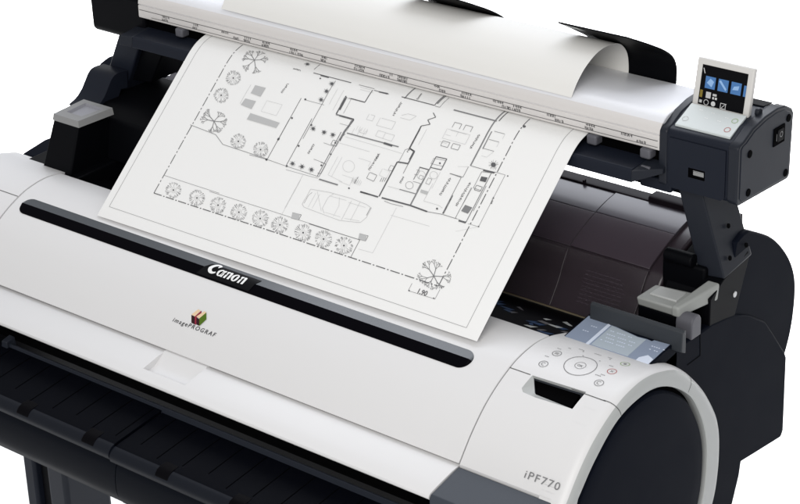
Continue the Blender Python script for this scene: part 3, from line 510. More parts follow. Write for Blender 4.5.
for i in range(4):
    a, b = xs[i], xs[i+1]
    if i == 3: rc_prism('cover_panel', .0, .0885, a+.0008, b, .0030, SMOKE, .0025, rollcov)
    else: rc_prism('cover_panel', .0, .0870, a+.0008, b-.0008, .0030, SMOKE, .0012, rollcov)
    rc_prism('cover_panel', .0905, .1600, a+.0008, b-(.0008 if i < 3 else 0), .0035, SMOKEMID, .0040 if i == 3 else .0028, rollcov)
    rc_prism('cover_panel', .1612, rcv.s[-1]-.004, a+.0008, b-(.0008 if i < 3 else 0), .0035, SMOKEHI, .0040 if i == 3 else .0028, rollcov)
# upright back rim, stepped higher at the right
prism('cover_rim', [(.506,.172),(.508,.1835),(.512,.1850),(.530,.1855),(.532,.165)], -1.02, -.045, SMOKERIM, rollcov, bev=.001)
prism('cover_rim', [(.506,.172),(.508,.1890),(.512,.1915),(.530,.1920),(.532,.165)], -.045, .10, SMOKERIM, rollcov, bev=.001)
prism('cover_rib', [(.507,.1800),(.507,.1880),(.512,.189),(.512,.1800)], -.160, -.157, SMOKERIM, rollcov)
RCI = [tuple(Vector(p)+Vector((.0014,-.0014))) for p in RC]
prism('cover_end', RCI+[(.53,.05),(.36,.05)], .0290, .058, SMOKE, rollcov, bev=.004)
prism('cover_end_wall', RCI[10:]+[(.53,.05),(.41,.05)], .0625, .118, BLACK, rollcov, bev=.003)
# moulded notice on the lower panel, too faint to read
it = []
rs = random.Random(11)
for r in range(9):
    x = -.062
    while x < .010-abs(r-4)*.003:
        w = .002+rs.random()*.006; it.append(('line', 0, [(x, .018+r*.0058), (min(x+w, .014), .018+r*.0058)], .0012)); x += w+.0018
link('moulded_notice', strokes_mesh(lambda X, s, h: rcv.pt(X, s, .0025+h), it, None, .0003), rollcov, [SMOKEMID])
# roll spindle end behind the right edge
cyl('roll_spindle', (.03,.455,.085), (1,0,0), .062, .075, BLACK, printer, 48, bev=.006)
cyl('spindle_hub', (.06,.44,.100), (1,0,0), .030, .05, SMOKE, printer, 40, bev=.004)

# light grey release lever and grey knob
lev = hexa('release_lever', [(.0620,.322,.1200),(.1270,.322,.1200),(.1270,.3850,.1255),(.0620,.3650,.1245), (.0605,.3190,.1340),(.1275,.3190,.1345),(.1240,.3660,.1385),(.0660,.3600,.1385)], GREYLIP, printer, bev=.003)
hexa('lever_arm', [(.118,.318,.1215),(.130,.318,.1215),(.1515,.385,.128),(.132,.385,.128), (.118,.318,.1365),(.130,.318,.1365),(.1500,.392,.1510),(.130,.392,.1510)], GREYLIP, lev, bev=.003)
hexa('lever_inset', [(.074,.334,.138),(.116,.334,.138),(.116,.360,.1398),(.076,.357,.1398), (.0725,.333,.1340),(.117,.333,.1340),(.117,.361,.1340),(.075,.358,.1340)], SILVER, lev, bev=.001)
box('lever_base', .061, .121, .324, .37, .094, .1195, BLACK, printer, .002)
kp = [(.318,.094),(.318,.116)]+[(.330-.012*math.cos(math.pi*k/10), .116+.012*math.sin(math.pi*k/10)) for k in range(1,10)]+[(.342,.116),(.342,.094)]
prism('knob', kp, .1255, .1520, KNOBM, printer, bev=.002)

# hinge pillars where the scanner arms bolt on
prism('arm_socket', [(.368,.085),(.368,.135),(.400,.152),(.4655,.172),(.4670,.160),(.434,.083)], .121, .1492, BLACK, printer, bev=.0015)
cyl('arm_bolt', (.1478,.432,.118), (1,0,0), .0045, .0025, METAL, printer, 20, bev=.0008)
cyl('latch_roller', (.062,.392,.172), (1,0,0), .010, .045, BLACK, printer, 32, bev=.002)
box('latch', .055, .125, .392, .43, .120, .165, BLACK, printer, .004)

# grey-topped bin on the left end
bx = hexa('side_bin', [(-1.041,.212,.095),(-.972,.212,.095),(-.972,.315,.095),(-1.041,.315,.095), (-1.026,.236,.181),(-.966,.236,.181),(-.966,.302,.184),(-1.026,.302,.184)], BLACK, printer, bev=.003)
rim = hexa('bin_rim', [(-1.0275,.2345,.1775),(-.9645,.2345,.1775),(-.9550,.3040,.1810),(-1.0275,.3040,.1810), (-1.026,.236,.1885),(-.966,.236,.1885),(-.957,.3035,.1925),(-1.026,.3035,.1925)], RIMGREY, bx, bev=.002)
bm = bmesh.new(); P = [(-1.014,.250),(-.974,.250),(-.966,.296),(-1.014,.296)]
zt = lambda y, d: .1885+(y-.236)*.004/.0675+d
V = [bm.verts.new((x, y, zt(y, .01))) for x, y in P]; W = [bm.verts.new((x*1. + (.003 if x < -1 else -.003), y+(.004 if y < .28 else -.003), zt(y, -.005))) for x, y in P]
bm.faces.new(V); bm.faces.new(W[::-1])
for i in range(4): bm.faces.new((V[i], W[i], W[(i+1)%4], V[(i+1)%4]))
c2 = link('cutter', finish(bm), None, [RIMIN])
rim.modifiers.clear(); cut(rim, c2)
prism('side_deck', [(.20,.094),(.20,.098),(.26,.100),(.40,.104),(.46,.13),(.47,.05),(.2,.05)], -1.088, -.955, BLACK, printer, bev=.003)
# bracket that rises to the left scanner arm
sw = thicken(catmull([(.300,.178),(.316,.184),(.330,.195),(.340,.2080),(.350,.2200),(.362,.2250),(.384,.2240)], 6), .03)
prism('arm_bracket', sw, -1.060, -1.003, BOXM, printer, bev=.004)
prism('arm_tower', [(.295,.10),(.305,.170),(.330,.185),(.47,.185),(.50,.10)], -1.062, -.86, BLACK, printer, bev=.004)
hexa('rear_tab', [(-.925,.44,.185),(-.88,.44,.185),(-.88,.47,.185),(-.925,.47,.185), (-.918,.445,.225),(-.885,.445,.222),(-.885,.47,.222),(-.918,.47,.225)], BOXTRIM, printer, bev=.003)

# slate ledge below the right housing
led = [(-.001,-.003),(-.0605,-.0165),(-.0635,-.0215),(-.0635,-.060),(-.02,-.060),(-.001,-.050)]
prism('front_ledge', led, XR, .150, SLATE, printer, bev=.0018)
prism('front_skirt', [(-.058,-.061),(-.065,-.0600),(-.067,-.25),(.05,-.29),(.06,-.061)], -.012, .150, BLACK, printer, bev=.003)
prism('front_skirt', [(-.050,-.030),(-.052,-.25),(.05,-.29),(.06,-.030)], -1.13, XL-.03, BLACK, printer, bev=.003)
box('left_hook', -.988, -.974, -.062, -.052, -.040, -.027, SILVER, printer, .001)

# output tray in three panels
trayroot = prism('output_tray', [(-.045,-.068),(-.148,-.080),(-.152,-.155),(-.05,-.155)], -1.03, -.02, TRAY, printer)
edges = [-1.03, -.5045, -.02]
for i in range(2):
    a, b = edges[i]+.0007, edges[i+1]-.0007; dz = 0 if i == 0 else -.003
    top = [(-.052,-.0625),(-.144,-.0735),(-.1500,-.0752)]
    pan = prism('tray_panel', [(y, z+dz) for y, z in top]+[(-.150,-.084+dz),(-.052,-.071)], a, b, TRAY, trayroot, bev=.0006, seg=2)
    nose = catmull([(-.1495,-.0747),(-.1555,-.0770),(-.1605,-.0820),(-.1625,-.0880),(-.1610,-.0945)], 5)
    prism('tray_nose', [(y, z+dz) for y, z in nose]+[(-.150,-.0945+dz)], a, b, TRAYNOSE, trayroot)
    apron = catmull([(-.1575,-.0950),(-.1625,-.105),(-.1655,-.125),(-.1640,-.146),(-.1560,-.1625)], 5)
    prism('tray_apron', [(y, z+dz*.3) for y, z in apron]+[(-.140,-.160),(-.1495,-.097)], a-.0 if i == 0 else a+.012, b+.012 if i == 0 else b, APRON, trayroot)
k = 0; x = -1.01
while x < -.04:
    if abs(x+.5045) > .012:
        d = 0 if x < -.5045 else -.003; ya = -.058; yb = -.128-.012*((k*5) % 3)/2
        zz = lambda y: -.0625-(abs(y)-.052)*.0110/.092+d+.0006
        prism('tray_rib', [(ya,zz(ya)-.003),(ya,zz(ya)),(yb,zz(yb)),(yb-.002,zz(yb)-.003)], x-.0006, x+.0006, PIT, trayroot)
    x += .0447; k += 1
for x in (-.97, -.83, -.69, -.55, -.40, -.26, -.12):
    d = 0 if x < -.5045 else -.003
    prism('tray_clip', [(-.138,-.0722+d),(-.1500,-.0737+d),(-.1562,-.0762+d),(-.1610,-.0812+d),(-.1618,-.0845+d),(-.1490,-.0840+d),(-.138,-.078+d)], x-.0125, x+.0125, CLIP, trayroot, bev=.0006)
prism('tray_rail', [(-.0475,-.0680),(-.0500,-.0580),(-.0535,-.0575),(-.0560,-.0680)], -.84, -.02, RAIL, trayroot, bev=.0008)
hexa('rail_stop', [(-.853,-.060,-.068),(-.839,-.060,-.068),(-.839,-.040,-.068),(-.853,-.040,-.068), (-.852,-.058,-.054),(-.840,-.058,-.054),(-.840,-.042,-.050),(-.852,-.042,-.050)], RAIL, trayroot, bev=.001)
# stand
def stand(x0):
    a = box('stand_leg', x0, x0+.030, .10, .20, -.83, -.25, BOXM, printer, .006)
    box('leg_panel', x0+.031, x0+.058, .112, .19, -.80, -.25, BLACK, a, .004)
    box('leg_panel', x0+.060, x0+.108, .10, .20, -.83, -.25, RAIL, a, .008)
    box('stand_foot', x0-.005, x0+.113, -.12, .48, -.855, -.825, BLACK, a, .01)
stand(-1.045); stand(-.05)

# ------------------------------------------------------------------ the scanner on its two arms
scanner = thing('scanner', 'black and white document scanner bar held over the printer on two black arms', 'scanner', (0,0,0))
SC = [(.385,.3262),(.3845,.3470),(.3865,.3560),(.3910,.3635),(.3990,.3695),(.4120,.3728),(.440,.3738),(.48,.3710),(.515,.3650),(.5330,.3615)]
sc_top = catmull(SC[1:], 6)
xa, xb = -.960, .052
scov = prism('scan_cover', sc_top+[(.534,.330),(.40,.3262)], xa, xb, SCANWH, scanner, bev=.0012, seg=2, ang=50)
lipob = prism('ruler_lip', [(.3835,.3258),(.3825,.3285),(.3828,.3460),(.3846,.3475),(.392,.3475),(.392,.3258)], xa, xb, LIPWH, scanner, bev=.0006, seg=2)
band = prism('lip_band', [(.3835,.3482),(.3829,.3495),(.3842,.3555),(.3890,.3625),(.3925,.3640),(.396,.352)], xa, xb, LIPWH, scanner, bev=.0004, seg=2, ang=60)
# ruler lines and size marks (upside down, too small to read)
def lip_at(X, s, h): return Vector((X, .3825-h-.0003*(s < .0), .3258+s))
it = [('line', 0, [(xa+.03, .0045), (xb-.002, .0045)], .0007), ('line', 0, [(xa+.002, .0138), (xb-.002, .0138)], .0008)]
rs = random.Random(3)
for X, n, two in ((-.905,4,1),(-.835,3,1),(-.772,4,0),(-.744,3,2),(-.722,4,1),(-.683,4,1),(-.625,4,1),(-.607,3,2),(-.560,3,1),(-.492,5,1),(-.425,2,0),(-.442,5,2),(-.408,5,1),(-.340,3,0),(-.328,3,2),(-.289,5,1),(-.232,5,0),(-.213,4,2),(-.196,4,1),(-.137,4,0),(-.121,4,2),(-.070,4,1),(-.012,5,0),(.016,4,2)):
    for row in ((0,1) if two == 1 else ((1,) if two == 0 else (0,))):
        s = .0063 if row == 0 else .0118
        x = X+(.002 if row else 0)
        for k in range(n):
            w = .0026
            g = rs.randint(0, 3); z = s; hh = .0040
            if g == 0: it += [('line', 0, [(x, z-hh/2), (x, z+hh/2)], .0009), ('line', 0, [(x, z+hh/2), (x+w, z+hh/2)], .0008), ('line', 0, [(x+w, z+hh/2), (x+w, z-hh/2)], .0008)]
            elif g == 1: it += [('line', 0, [(x, z-hh/2), (x+w/2, z+hh/2)], .0009), ('line', 0, [(x+w/2, z+hh/2), (x+w, z-hh/2)], .0009)]
            elif g == 2: it += [('line', 0, [(x, z+hh/2), (x+w, z+hh/2)], .0009), ('line', 0, [(x, z), (x+w, z)], .0009), ('line', 0, [(x+w, z+hh/2), (x+w, z-hh/2)], .0009)]
            else: it += [('line', 0, [(x+w/2, z-hh/2), (x+w/2, z+hh/2)], .0010)]
            x += .0039
link('ruler_marks', strokes_mesh(lip_at, it, None, .0004, .2), lipob, [DARKLET])
# dark scanning throat and feed tray
box('scan_throat', xa, .06, .392, .53, .283, .3255, PIT, scanner, 0)
ftp = [(.350,.302),(.3525,.3045),(.40,.3090),(.46,.3100),(.46,.287),(.352,.2845),(.3475,.2865)]
ft = prism('feed_tray', ftp, -.945, .030, BOXM, scanner, bev=.0012)
hexa('tray_end', [(.0302,.3475,.2860),(.0302,.350,.303),(.0302,.40,.309),(.0302,.40,.289), (.062,.378,.296),(.062,.378,.303),(.062,.40,.308),(.062,.40,.294)], BOXTRIM, ft, bev=.001)
hexa('tray_end', [(-.972,.345,.287),(-.972,.347,.302),(-.972,.40,.309),(-.972,.40,.287), (-.9452,.3475,.2860),(-.9452,.350,.3035),(-.9452,.40,.309),(-.9452,.40,.289)], BOXTRIM, ft, bev=.001)
box('tray_pin', .034, .048, .366, .370, .303, .306, KNOBM, ft, .0008)
for x in (-.8720, -.868, -.0640, .0250): pass
for x in (-.872, -.064, .024):
    box('feed_roller', x, x+.017, .377, .41, .311, .3255, KNOBM, scanner, .003)
box('under_rail', -.96, .09, .40, .50, .262, .2835, BLACK, scanner, .003)
box('under_rail', .020, .07, .386, .42, .266, .284, BOXM, scanner, .002)

# right end housing
BP = [(.392,.2735),(.3855,.2800),(.3855,.3545),(.3895,.3590),(.3988,.3612),(.4208,.3722),(.4511,.3790),(.4821,.3815),(.5030,.3785),(.5203,.3700),(.5255,.3620),(.5225,.2730),(.517,.2690)]
endbox = prism('end_housing', BP, .0535, .172, BOXM, scanner, bev=.0035, seg=3)
# raised border bands at both ends of the housing
def band_ring(name, x0, x1, grow):
    P = [Vector(p) for p in BP]; c = Vector((.455,.325))
    Q = [p+(p-c).normalized()*grow for p in P]
    return prism(name, [tuple(p) for p in Q], x0, x1, BOXTRIM, endbox, bev=.002, seg=2)
band_ring('housing_band', .0505, .0635, .0018); 
b2 = band_ring('housing_band', .1585, .1745, .0018)
prism('side_plate', [tuple(Vector((.455,.325))+(Vector(p)-Vector((.455,.325)))*.94) for p in BP], .160, .1755, BOXM, endbox, bev=.001)
# front face panel
bm = bmesh.new(); bm_prism(bm, [(.067,.281),(.073,.2765),(.150,.2765),(.1555,.281),(.1555,.349),(.067,.349)], .3835, .390, 'Y')
fp = link('front_plate', finish(bm), endbox, [BOXM]); bevel(fp, .0015)
bm = bmesh.new(); bm_box(bm, .0985, .1245, .37, .392, .2985, .3125); cut_usb = link('cutter', finish(bm), None, [PIT])
fp.modifiers.clear(); cut(fp, cut_usb)
up = box('usb_port', .0987, .1243, .3846, .3858, .2987, .3123, PIT, endbox, 0)
box('usb_contact', .1060, .1225, .3838, .3845, .3030, .3085, RIMGREY, up, .0004)
box('usb_shell', .1060, .1225, .3836, .3840, .3090, .3098, METAL, up, .0002)
for y, z in ((.4115,.3405),(.5110,.3600),(.4115,.2850),(.5100,.2800)):
    cyl('side_screw', (.1752,y,z), (1,0,0), .0055, .0012, PIT, endbox, 24, bev=.0003)
sw = box('power_switch', .1750, .1768, .4720, .5010, .3300, .3560, PIT, endbox, .0006)
box('switch_rocker', .1766, .1782, .4800, .4950, .3350, .3520, BLACK, sw, .0006)
bm = bmesh.new()
C0 = circle((.4885,.3445), .0042, 20); C1 = circle((.4885,.3445), .0029, 20)
for i in range(20):
    bm.faces.new([bm.verts.new((.1785, *p)) for p in (C0[i], C0[i+1], C1[i+1], C1[i])])
bm_box(bm, .1783, .1785, .4760, .4770, .338, .348)
link('switch_mark', finish(bm), sw, [INKM])
# silver key pad on the sloping top
def pad_at(X, v, h=0.): return Vector((X, .3975+v*.0405, .3622+v*.0175+h))
def pad_plate(name, poly, h, t, m, parent):
    bm = bmesh.new(); V = [bm.verts.new(pad_at(x, v, h)) for x, v in poly]; W = [bm.verts.new(pad_at(x, v, h-t)) for x, v in poly]; n = len(V)
    bm.faces.new(V); bm.faces.new(W[::-1])
    for i in range(n): bm.faces.new((V[i], W[i], W[(i+1)%n], V[(i+1)%n]))
    return link(name, finish(bm), parent, [m])
pad = pad_plate('key_pad', [(.0670,0),(.1530,0),(.1530,1),(.0670,1)], .0016, .004, KEYPAD, endbox); bevel(pad, .0008)
def pad_strokes(items, m):
    me = strokes_mesh(lambda X, s, h: pad_at(X, s, .0019+h), [], None)
    bm = bmesh.new()
    for a, b, w in items:
        a = Vector(a); b = Vector(b); d = b-a; d2 = Vector((d.x, d.y*.044)); L = d2.length
        nn = Vector((-d2.y/L*w/2, d2.x/L*w/2/.044)); bm.faces.new([bm.verts.new(pad_at(p.x, p.y, .0019)) for p in (a+nn, b+nn, b-nn, a-nn)])
    me = bpy.data.meshes.new('marks'); bm.to_mesh(me); bm.free(); return me
it = []
for (x, v, n) in ((.085,.80,2),(.104,.78,2),(.127,.72,2),(.074,.36,1),(.100,.52,2),(.120,.52,2)):
    for k in range(n): it.append(((x+k*.003, v), (x+k*.003+.002, v), .0012))
link('pad_marks', pad_strokes(it, LETTER), pad, [LETTER])
def pad_ring(x, v, m):
    P = [(x+.0042*math.cos(a), v+.0042/.044*math.sin(a)) for a in [2*math.pi*i/18 for i in range(19)]]
    link('pad_button', pad_strokes([(P[i], P[i+1], .0009) for i in range(18)], m), pad, [m])
pad_ring(.142, .26, RED); pad_ring(.143, .68, KEYGREEN); pad_ring(.0755, .30, INKL)
# flip-up touch display
def disp(u, v, t=0.):                             # u along X, v up the tilted face, t = towards the back
    a = R(11.5); return Vector((.0645+u, .4405+v*math.sin(a)+t*math.cos(a), .3700+v*math.cos(a)-t*math.sin(a)))
def disp_plate(name, u0, u1, v0, v1, t0, t1, m, parent, bev=0.):
    P = [disp(u0,v0,t0), disp(u1,v0,t0), disp(u1,v1,t0), disp(u0,v1,t0), disp(u0,v0,t1), disp(u1,v0,t1), disp(u1,v1,t1), disp(u0,v1,t1)]
    return hexa(name, P, m, parent, bev=bev)
DW, DH = .0885, .0735
td = disp_plate('touch_display', 0, DW, 0, DH, 0, .0085, BEZEL, scanner, .0022)
disp_plate('screen', .0095, DW-.0085, .0105, DH-.0085, -.0004, .003, SCREEN, td)
def icon(name, u, v, w, h, m): return disp_plate(name, .0095+u, .0095+u+w, .0105+v, .0105+v+h, -.0008, -.0003, m, td)
for u in (.0075, .0275, .0475):
    icon('screen_icon', u, .0235, .0155, .0165, BLUEICON)
icon('screen_icon', .0670, .0235, .0035, .0150, BLUEICON)
def disp_poly(pts, m, name='icon_picture'):
    bm = bmesh.new(); bm.faces.new([bm.verts.new(disp(.0095+u, .0105+v, -.0010)) for u, v in pts])
    me = bpy.data.meshes.new('picture'); bm.to_mesh(me); bm.free(); link(name, me, td, [m])
disp_poly([(.010,.031),(.018,.026),(.021,.034),(.015,.0375)], PALEICON); disp_poly([(.0285,.0365),(.031,.0385),(.041,.028),(.040,.025)], PALEICON); disp_poly([(.050,.029),(.059,.030),(.060,.036),(.052,.034)], PALEICON)
for u, v, w, h, m in ((.0015,.0100,.004,.010,AMBER),(.0020,.0025,.004,.004,INKL),(.0110,.0105,.0075,.0085,INKL),(.0215,.0105,.0025,.0030,WHITEICON),(.0255,.0105,.003,.003,WHITEICON),(.0215,.0150,.006,.003,INKL)):
    icon('screen_mark', u, v, w, h, m)
def disp_ring(u, v, r, w, m):
    bm = bmesh.new(); a = circle((u, v), r, 20); b = circle((u, v), max(r-w, .0001), 20)
    for i in range(20): bm.faces.new([bm.verts.new(disp(.0095+p[0], .0105+p[1], -.0010)) for p in (a[i], a[i+1], b[i+1], b[i])])
    me = bpy.data.meshes.new('mark'); bm.to_mesh(me); bm.free(); link('screen_mark', me, td, [m])
disp_ring(.0130, .0045, .0040, .0009, INKL); disp_ring(.0240, .0045, .0034, .0034, WHITEICON)
for a, b in (((.0350,.0005),(.0435,.0005)),((.0350,.0075),(.0435,.0075)),((.0350,.0005),(.0350,.0075)),((.0428,.0005),(.0428,.0075))):
    disp_poly([(a[0],a[1]),(b[0]+.0008,b[1]),(b[0]+.0008,b[1]+.0008),(a[0],a[1]+.0008)] if a[1] == b[1] else [(a[0],a[1]),(a[0]+.0008,a[1]),(b[0]+.0008,b[1]),(b[0],b[1])], WHITEICON, 'screen_mark')
disp_poly([(.0360,.0010),(.0370,.0010),(.0425,.0070),(.0415,.0070)], WHITEICON, 'screen_mark')
disp_poly([(.0020,.0500),(.0032,.0500),(.0060,.0430),(.0048,.0430)], WHITEICON, 'screen_mark')
hexa('display_hinge', [(.085,.447,.365),(.135,.447,.365),(.135,.470,.365),(.085,.470,.365), (.087,.449,.386),(.133,.449,.386),(.133,.462,.384),(.087,.462,.384)], BOXM, scanner, bev=.002)
cyl('hinge_cap', (.1580,.455,.383), (1,0,0), .006, .006, BOXTRIM, scanner, 24, bev=.001)
hexa('top_recess', [(.100,.478,.3805),(.155,.478,.3815),(.155,.503,.3795),(.100,.503,.3795), (.100,.478,.3830),(.155,.478,.3830),(.155,.503,.3805),(.100,.503,.3805)], BLACK, endbox, bev=.0008)

# left end cap
LC = [(.392,.2790),(.3855,.2860),(.3845,.3545),(.3895,.3600),(.3988,.3640),(.4208,.3740),(.4511,.3800),(.4821,.3825),(.5203,.3750),(.5270,.3650),(.5225,.2790)]
cap = prism('end_cap', LC, -1.080, -.951, BLACK, scanner, bev=.008, seg=4)
box('cap_slot', -.985, -.968, .3835, .3850, .2925, .2955, BOXTRIM, cap, .0005)
# arms, splayed outward towards the printer
hexa('scanner_arm', [(.0720,.398,.2790),(.1105,.398,.2790),(.1105,.470,.2790),(.0720,.470,.2790), (.1110,.400,.1500),(.1510,.400,.1540),(.1510,.472,.1640),(.1110,.472,.1500)], BOXTRIM, scanner, bev=.002)
hexa('scanner_arm', [(-1.0180,.390,.2900),(-.9630,.390,.2900),(-.9630,.470,.2900),(-1.0180,.470,.2900), (-1.0750,.388,.1750),(-1.0220,.388,.1750),(-1.0220,.470,.1750),(-1.0750,.470,.1750)], BOXM, scanner, bev=.003)
for x, y, z in ((.1480,.418,.178),(.1495,.458,.183),(.1355,.432,.218)):
    cyl('arm_screw', (x-.001,y,z), (.96,0,.28), .0035, .0015, PIT, scanner, 18)
prism('arm_gusset', [(-.99,.283),(-.925,.283),(-.93,.262),(-.965,.205),(-1.02,.20)], .40, .47, BLACK, scanner, 'Y', bev=.002)

# curved rear paper guides
def guide(x0, x1, cutl, name='paper_guide'):
    prof = catmull([(.5345,.3560),(.5350,.3840),(.5245,.4030),(.502,.4190),(.4610,.4430)], 8); c = Curve2(prof); L = c.s[-1]; bm = bmesh.new(); n = 24; grid = []
    for i in range(n+1):
        s = L*i/n; f = i/n
        rgt = x1-(0 if f < .55 else .035*((f-.55)/.45)**2.2*1.0)
        lft = x0-(cutl*f)
        row = []
        for k in (0., .25, .5, .75, 1.): row.append((lft+(rgt-lft)*k, s))
        grid.append(row)
    t = .0022
    A = [[bm.verts.new(c.pt(x, s, 0)) for x, s in r] for r in grid]; B = [[bm.verts.new(c.pt(x, s, -t)) for x, s in r] for r in grid]
    for i in range(n):
        for k in range(4):
            bm.faces.new((A[i][k], A[i+1][k], A[i+1][k+1], A[i][k+1])); bm.faces.new((B[i][k], B[i][k+1], B[i+1][k+1], B[i+1][k]))
        bm.faces.new((A[i][0], B[i][0], B[i+1][0], A[i+1][0])); bm.faces.new((A[i][4], A[i+1][4], B[i+1][4], B[i][4]))
    for k in range(4):
        bm.faces.new((A[0][k], A[0][k+1], B[0][k+1], B[0][k])); bm.faces.new((A[n][k], B[n][k], B[n][k+1], A[n][k+1]))
    g = link(name, finish(bm, 40), scanner, [BLACK])
    # pale label stripes near the slanted end
    bm = bmesh.new()
    for (f0, f1, k0, k1) in ((.86,.985,.055,.13),(.83,.97,.16,.24)):
        q = []
        for f, k in ((f0,k0),(f1,k0-.03),(f1,k1-.03),(f0,k1)):
            lft = x0-cutl*f; q.append(bm.verts.new(c.pt(lft+(x1-.01-lft)*k, L*f, .0004)))
        bm.faces.new(q)
    me = bpy.data.meshes.new('stripe'); bm.to_mesh(me); bm.free(); link('guide_stripe', me, g, [SILVER])
    return g
guide(-.150, -.020, .022); guide(-.445, -.315, .022)

# ------------------------------------------------------------------ sheets of paper
pcv = Curve2(catmull(PAPERPTS, 12)); PL = pcv.s[-1]
def wave(X, s): return (.0030+.0009*math.sin(X*11+.8)+.0005*math.sin(X*23+s*7))*max(0., 1-s/.30)
def sheet(name, cv, xl, xr, s0l, s0r, s1, t, m, parent, wob=0., lift=None):
    bm = bmesh.new(); nx, ns = 30, 60; A = []; B = []
    for j in range(ns+1):
        ra = []; rb = []
        for i in range(nx+1):
            f = i/nx; X = xl+(xr-xl)*f; sb = s0l+(s0r-s0l)*f; s = sb+(s1-sb)*j/ns
            h = wave(X, s)*(1 if wob else 0)
            p = cv.pt(X, s, h); p2 = cv.pt(X, s, h-t)
            if lift: d = lift(f, j/ns); p += d; p2 += d
            ra.append(bm.verts.new(p)); rb.append(bm.verts.new(p2))
        A.append(ra); B.append(rb)
    for j in range(ns):
        for i in range(nx):
            bm.faces.new((A[j][i], A[j][i+1], A[j+1][i+1], A[j+1][i])); bm.faces.new((B[j][i], B[j+1][i], B[j+1][i+1], B[j][i+1]))
        bm.faces.new((A[j][0], A[j+1][0], B[j+1][0], B[j][0])); bm.faces.new((A[j][nx], B[j][nx], B[j+1][nx], A[j+1][nx]))
    for i in range(nx):
        bm.faces.new((A[0][i], B[0][i], B[0][i+1], A[0][i+1])); bm.faces.new((A[ns][i], A[ns][i+1], B[ns][i+1], B[ns][i]))
    return link(name, finish(bm, 50), parent, [m])
plan = thing('printed_plan', 'white sheet with a black line house and garden plan hanging out under the scanner', 'drawing', (-.44,.22,.19))
plan_inv = Matrix.Translation(Vector((.44,-.22,-.19)))
def settle(ob): ob.matrix_parent_inverse = plan_inv
settle(sheet('paper_sheet', pcv, -.8115, -.0672, -.0020, .0044, PL, .0005, PAPERM, plan, 1))
TONE = {'d':0,'m':1,'l':2}
def plan_items():
    out = []
    jj = lambda c, u, v: (c[0]+DRAWJ[0][0]*u+DRAWJ[0][1]*v, c[1]+DRAWJ[1][0]*u+DRAWJ[1][1]*v)
    rs = random.Random(21)
    for kind, w, tone, pts in DRAW:
        mi = TONE[tone]
        if kind == 'line': out.append(('line', mi, pts, w*.00105))
        elif kind == 'fill': out.append(('fill', mi, pts, 0))
        elif kind == 'dash':
            a, b = Vector(pts[0]), Vector(pts[1]); d = (b-a); L = d.length; d /= L; t = 0; k = 0
            while t < L:
                l = .017 if k % 2 == 0 else .003
                out.append(('line', mi, [tuple(a+d*t), tuple(a+d*min(t+l, L))], .0014)); t += l+.0032; k += 1
        elif kind == 'dot': out.append(('fill', mi, [jj(pts[0], *q) for q in circle((0,0), w, 10)[:-1]], 0))
        elif kind == 'ring': out.append(('line', mi, [jj(pts[0], *q) for q in circle((0,0), pts[1][0], 20)], w*.0010))
        elif kind == 'bush':
            c = pts[0]; out.append(('fill', 0, [jj(c, *q) for q in circle((0,0), .95, 8)[:-1]], 0))
            for k in range(34):
                a = 2*math.pi*k/34+rs.uniform(-.07,.07); r0 = w*rs.choice((.42,.58,.72)); r1 = w*rs.uniform(.86,1.0); e = a+rs.uniform(-.10,.10)
                out.append(('line', mi, [jj(c, r0*math.cos(a), r0*math.sin(a)), jj(c, r1*math.cos(e), r1*math.sin(e))], .00044))
                f = a+rs.uniform(.05,.16)*rs.choice((-1,1)); r2 = w*rs.uniform(.62,.85)
                out.append(('line', mi, [jj(c, r2*math.cos(a), r2*math.sin(a)), jj(c, r1*math.cos(f), r1*math.sin(f))], .00044))
            for k in range(14):
                a = 2*math.pi*k/14+.2; out.append(('line', 2, [jj(c, w*.18*math.cos(a), w*.18*math.sin(a)), jj(c, w*.40*math.cos(a), w*.40*math.sin(a))], .0004))
        elif kind == 'tree':
            c = pts[0]
            def br(px_, py_, a, l, wd, dep):
                ex, ey = px_+l*math.cos(a), py_+l*math.sin(a); rr_ = math.hypot(ex, ey)
                if rr_ > w*1.02: ex, ey = ex*w*1.02/rr_, ey*w*1.02/rr_
                out.append(('line', mi, [jj(c, px_, py_), jj(c, ex, ey)], wd))
                if dep:
                    for da in (rs.uniform(.30,.62), -rs.uniform(.30,.62), rs.uniform(-.15,.15)): br(ex, ey, a+da, l*rs.uniform(.50,.72), max(wd*.62, .00038), dep-1)
            for k in range(6): br(0, 0, 2*math.pi*k/6+rs.uniform(-.32,.32), w*rs.uniform(.34,.50), .0012, 3)
        elif kind == 'clump':
            c = pts[0]; out.append(('fill', 0, [jj(c, *q) for q in circle((0,0), w*.46, 9)[:-1]], 0))
            for k in range(18):
                a = 2*math.pi*k/18+rs.uniform(-.2,.2); r1 = w*rs.uniform(.65,1.0)
                out.append(('line', 2 if k % 3 else 1, [c, jj(c, r1*math.cos(a), r1*math.sin(a))], .0006))
        elif kind == 'note':
            a, b = Vector(pts[0]), Vector(pts[1]); d = b-a; L = d.length; d /= L; n = Vector((-d.y, d.x)); t = 0; h = w*.001*.36
            while t < L:
                l = rs.uniform(.0012,.0021); p = a+d*t; g = rs.randint(0, 2)
                if g < 2: out.append(('line', mi, [tuple(p-n*h), tuple(p+n*h)], .0008))
                if g != 1: out.append(('line', mi, [tuple(p+n*h), tuple(p+d*l+n*h*(1 if g == 0 else -1))], .0008))
                else: out.append(('line', mi, [tuple(p), tuple(p+d*l)], .0008))
                t += l+.0006
    return out
settle(link('plan_drawing', strokes_mesh(lambda X, s, h: pcv.pt(X, s, h+wave(X, s)), plan_items(), None, .0004, .008), plan, [INKD, INKM, INKL]))
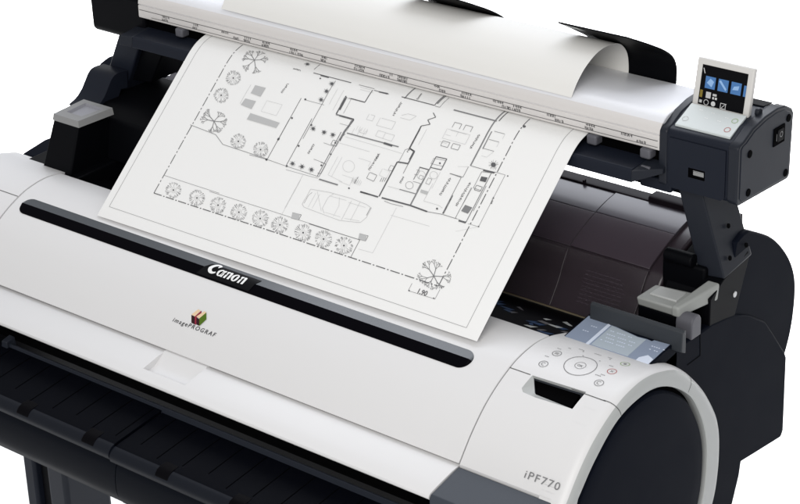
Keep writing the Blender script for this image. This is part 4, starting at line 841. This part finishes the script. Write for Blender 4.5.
for kind, w, tone, pts in DRAW:
    if kind == 'text':
        a, b = Vector(pts[0]), Vector(pts[1]); me = fit_text('1.90', (b-a).length, bold=.02)
        map_mesh(me, lambda x, y: pcv.pt(a.x+x, a.y+y-.003, .0005+wave(a.x+x, a.y+y))); settle(link('dimension_text', me, plan, [INKD]))

DP = [(.3925,.3668),(.4060,.3845),(.4270,.4020),(.4560,.4150),(.4860,.4175),(.5120,.4110),(.5290,.3950),(.5345,.3760),(.5350,.3500)]
dcv = Curve2(catmull(DP, 8))
doc = thing('scanned_document', 'blank cream sheet curling up and over the top of the scanner', 'document', (-.43,.45,.37))
d = sheet('document_sheet', dcv, -.7800, -.1000, .004, .000, dcv.s[-1], .0005, DOCM, doc)
d.matrix_parent_inverse = Matrix.Translation(Vector((.43,-.45,-.37)))

# ------------------------------------------------------------------ studio floor
bm = bmesh.new(); f = bm.faces.new([bm.verts.new((x*40, y*40, -.855)) for x, y in ((-1,-1),(1,-1),(1,1),(-1,1))])
me = bpy.data.meshes.new('floor'); bm.to_mesh(me); bm.free()
fl_ = link('floor', me, None, [FLOORM]); fl_['kind'] = 'structure'

# ------------------------------------------------------------------ studio lamps, world, camera
w = bpy.data.worlds.new('World'); scene.world = w; w.use_nodes = True
bg = w.node_tree.nodes['Background']; bg.inputs['Color'].default_value = (.97,.98,1.0,1); bg.inputs['Strength'].default_value = WORLD
def area(name, loc, target, size, power, col=(1,1,1), sy=None, spread=180):
    L = bpy.data.lights.new(name, 'AREA'); L.shape = 'RECTANGLE'; L.size = size; L.size_y = sy or size; L.energy = power; L.color = col; L.spread = R(spread)
    o = bpy.data.objects.new(name, L); COL.objects.link(o); o.location = loc
    o.rotation_euler = (Vector(target)-Vector(loc)).to_track_quat('-Z', 'Y').to_euler(); return o
for a in LAMPS: area(*a)

cam = bpy.data.cameras.new('camera'); co = bpy.data.objects.new('camera', cam); COL.objects.link(co)
cam.sensor_fit = 'HORIZONTAL'; cam.sensor_width = 36; cam.lens = CAM_LENS; cam.clip_start = .05; cam.clip_end = 200
co.matrix_world = Matrix(CAM_M)
scene.camera = co
scene.render.resolution_x = 1024; scene.render.resolution_y = 645
scene.view_settings.view_transform = 'Standard'; scene.view_settings.look = 'None'; scene.view_settings.exposure = EXPO; scene.view_settings.gamma = 1
scene.cycles.max_bounces = 8
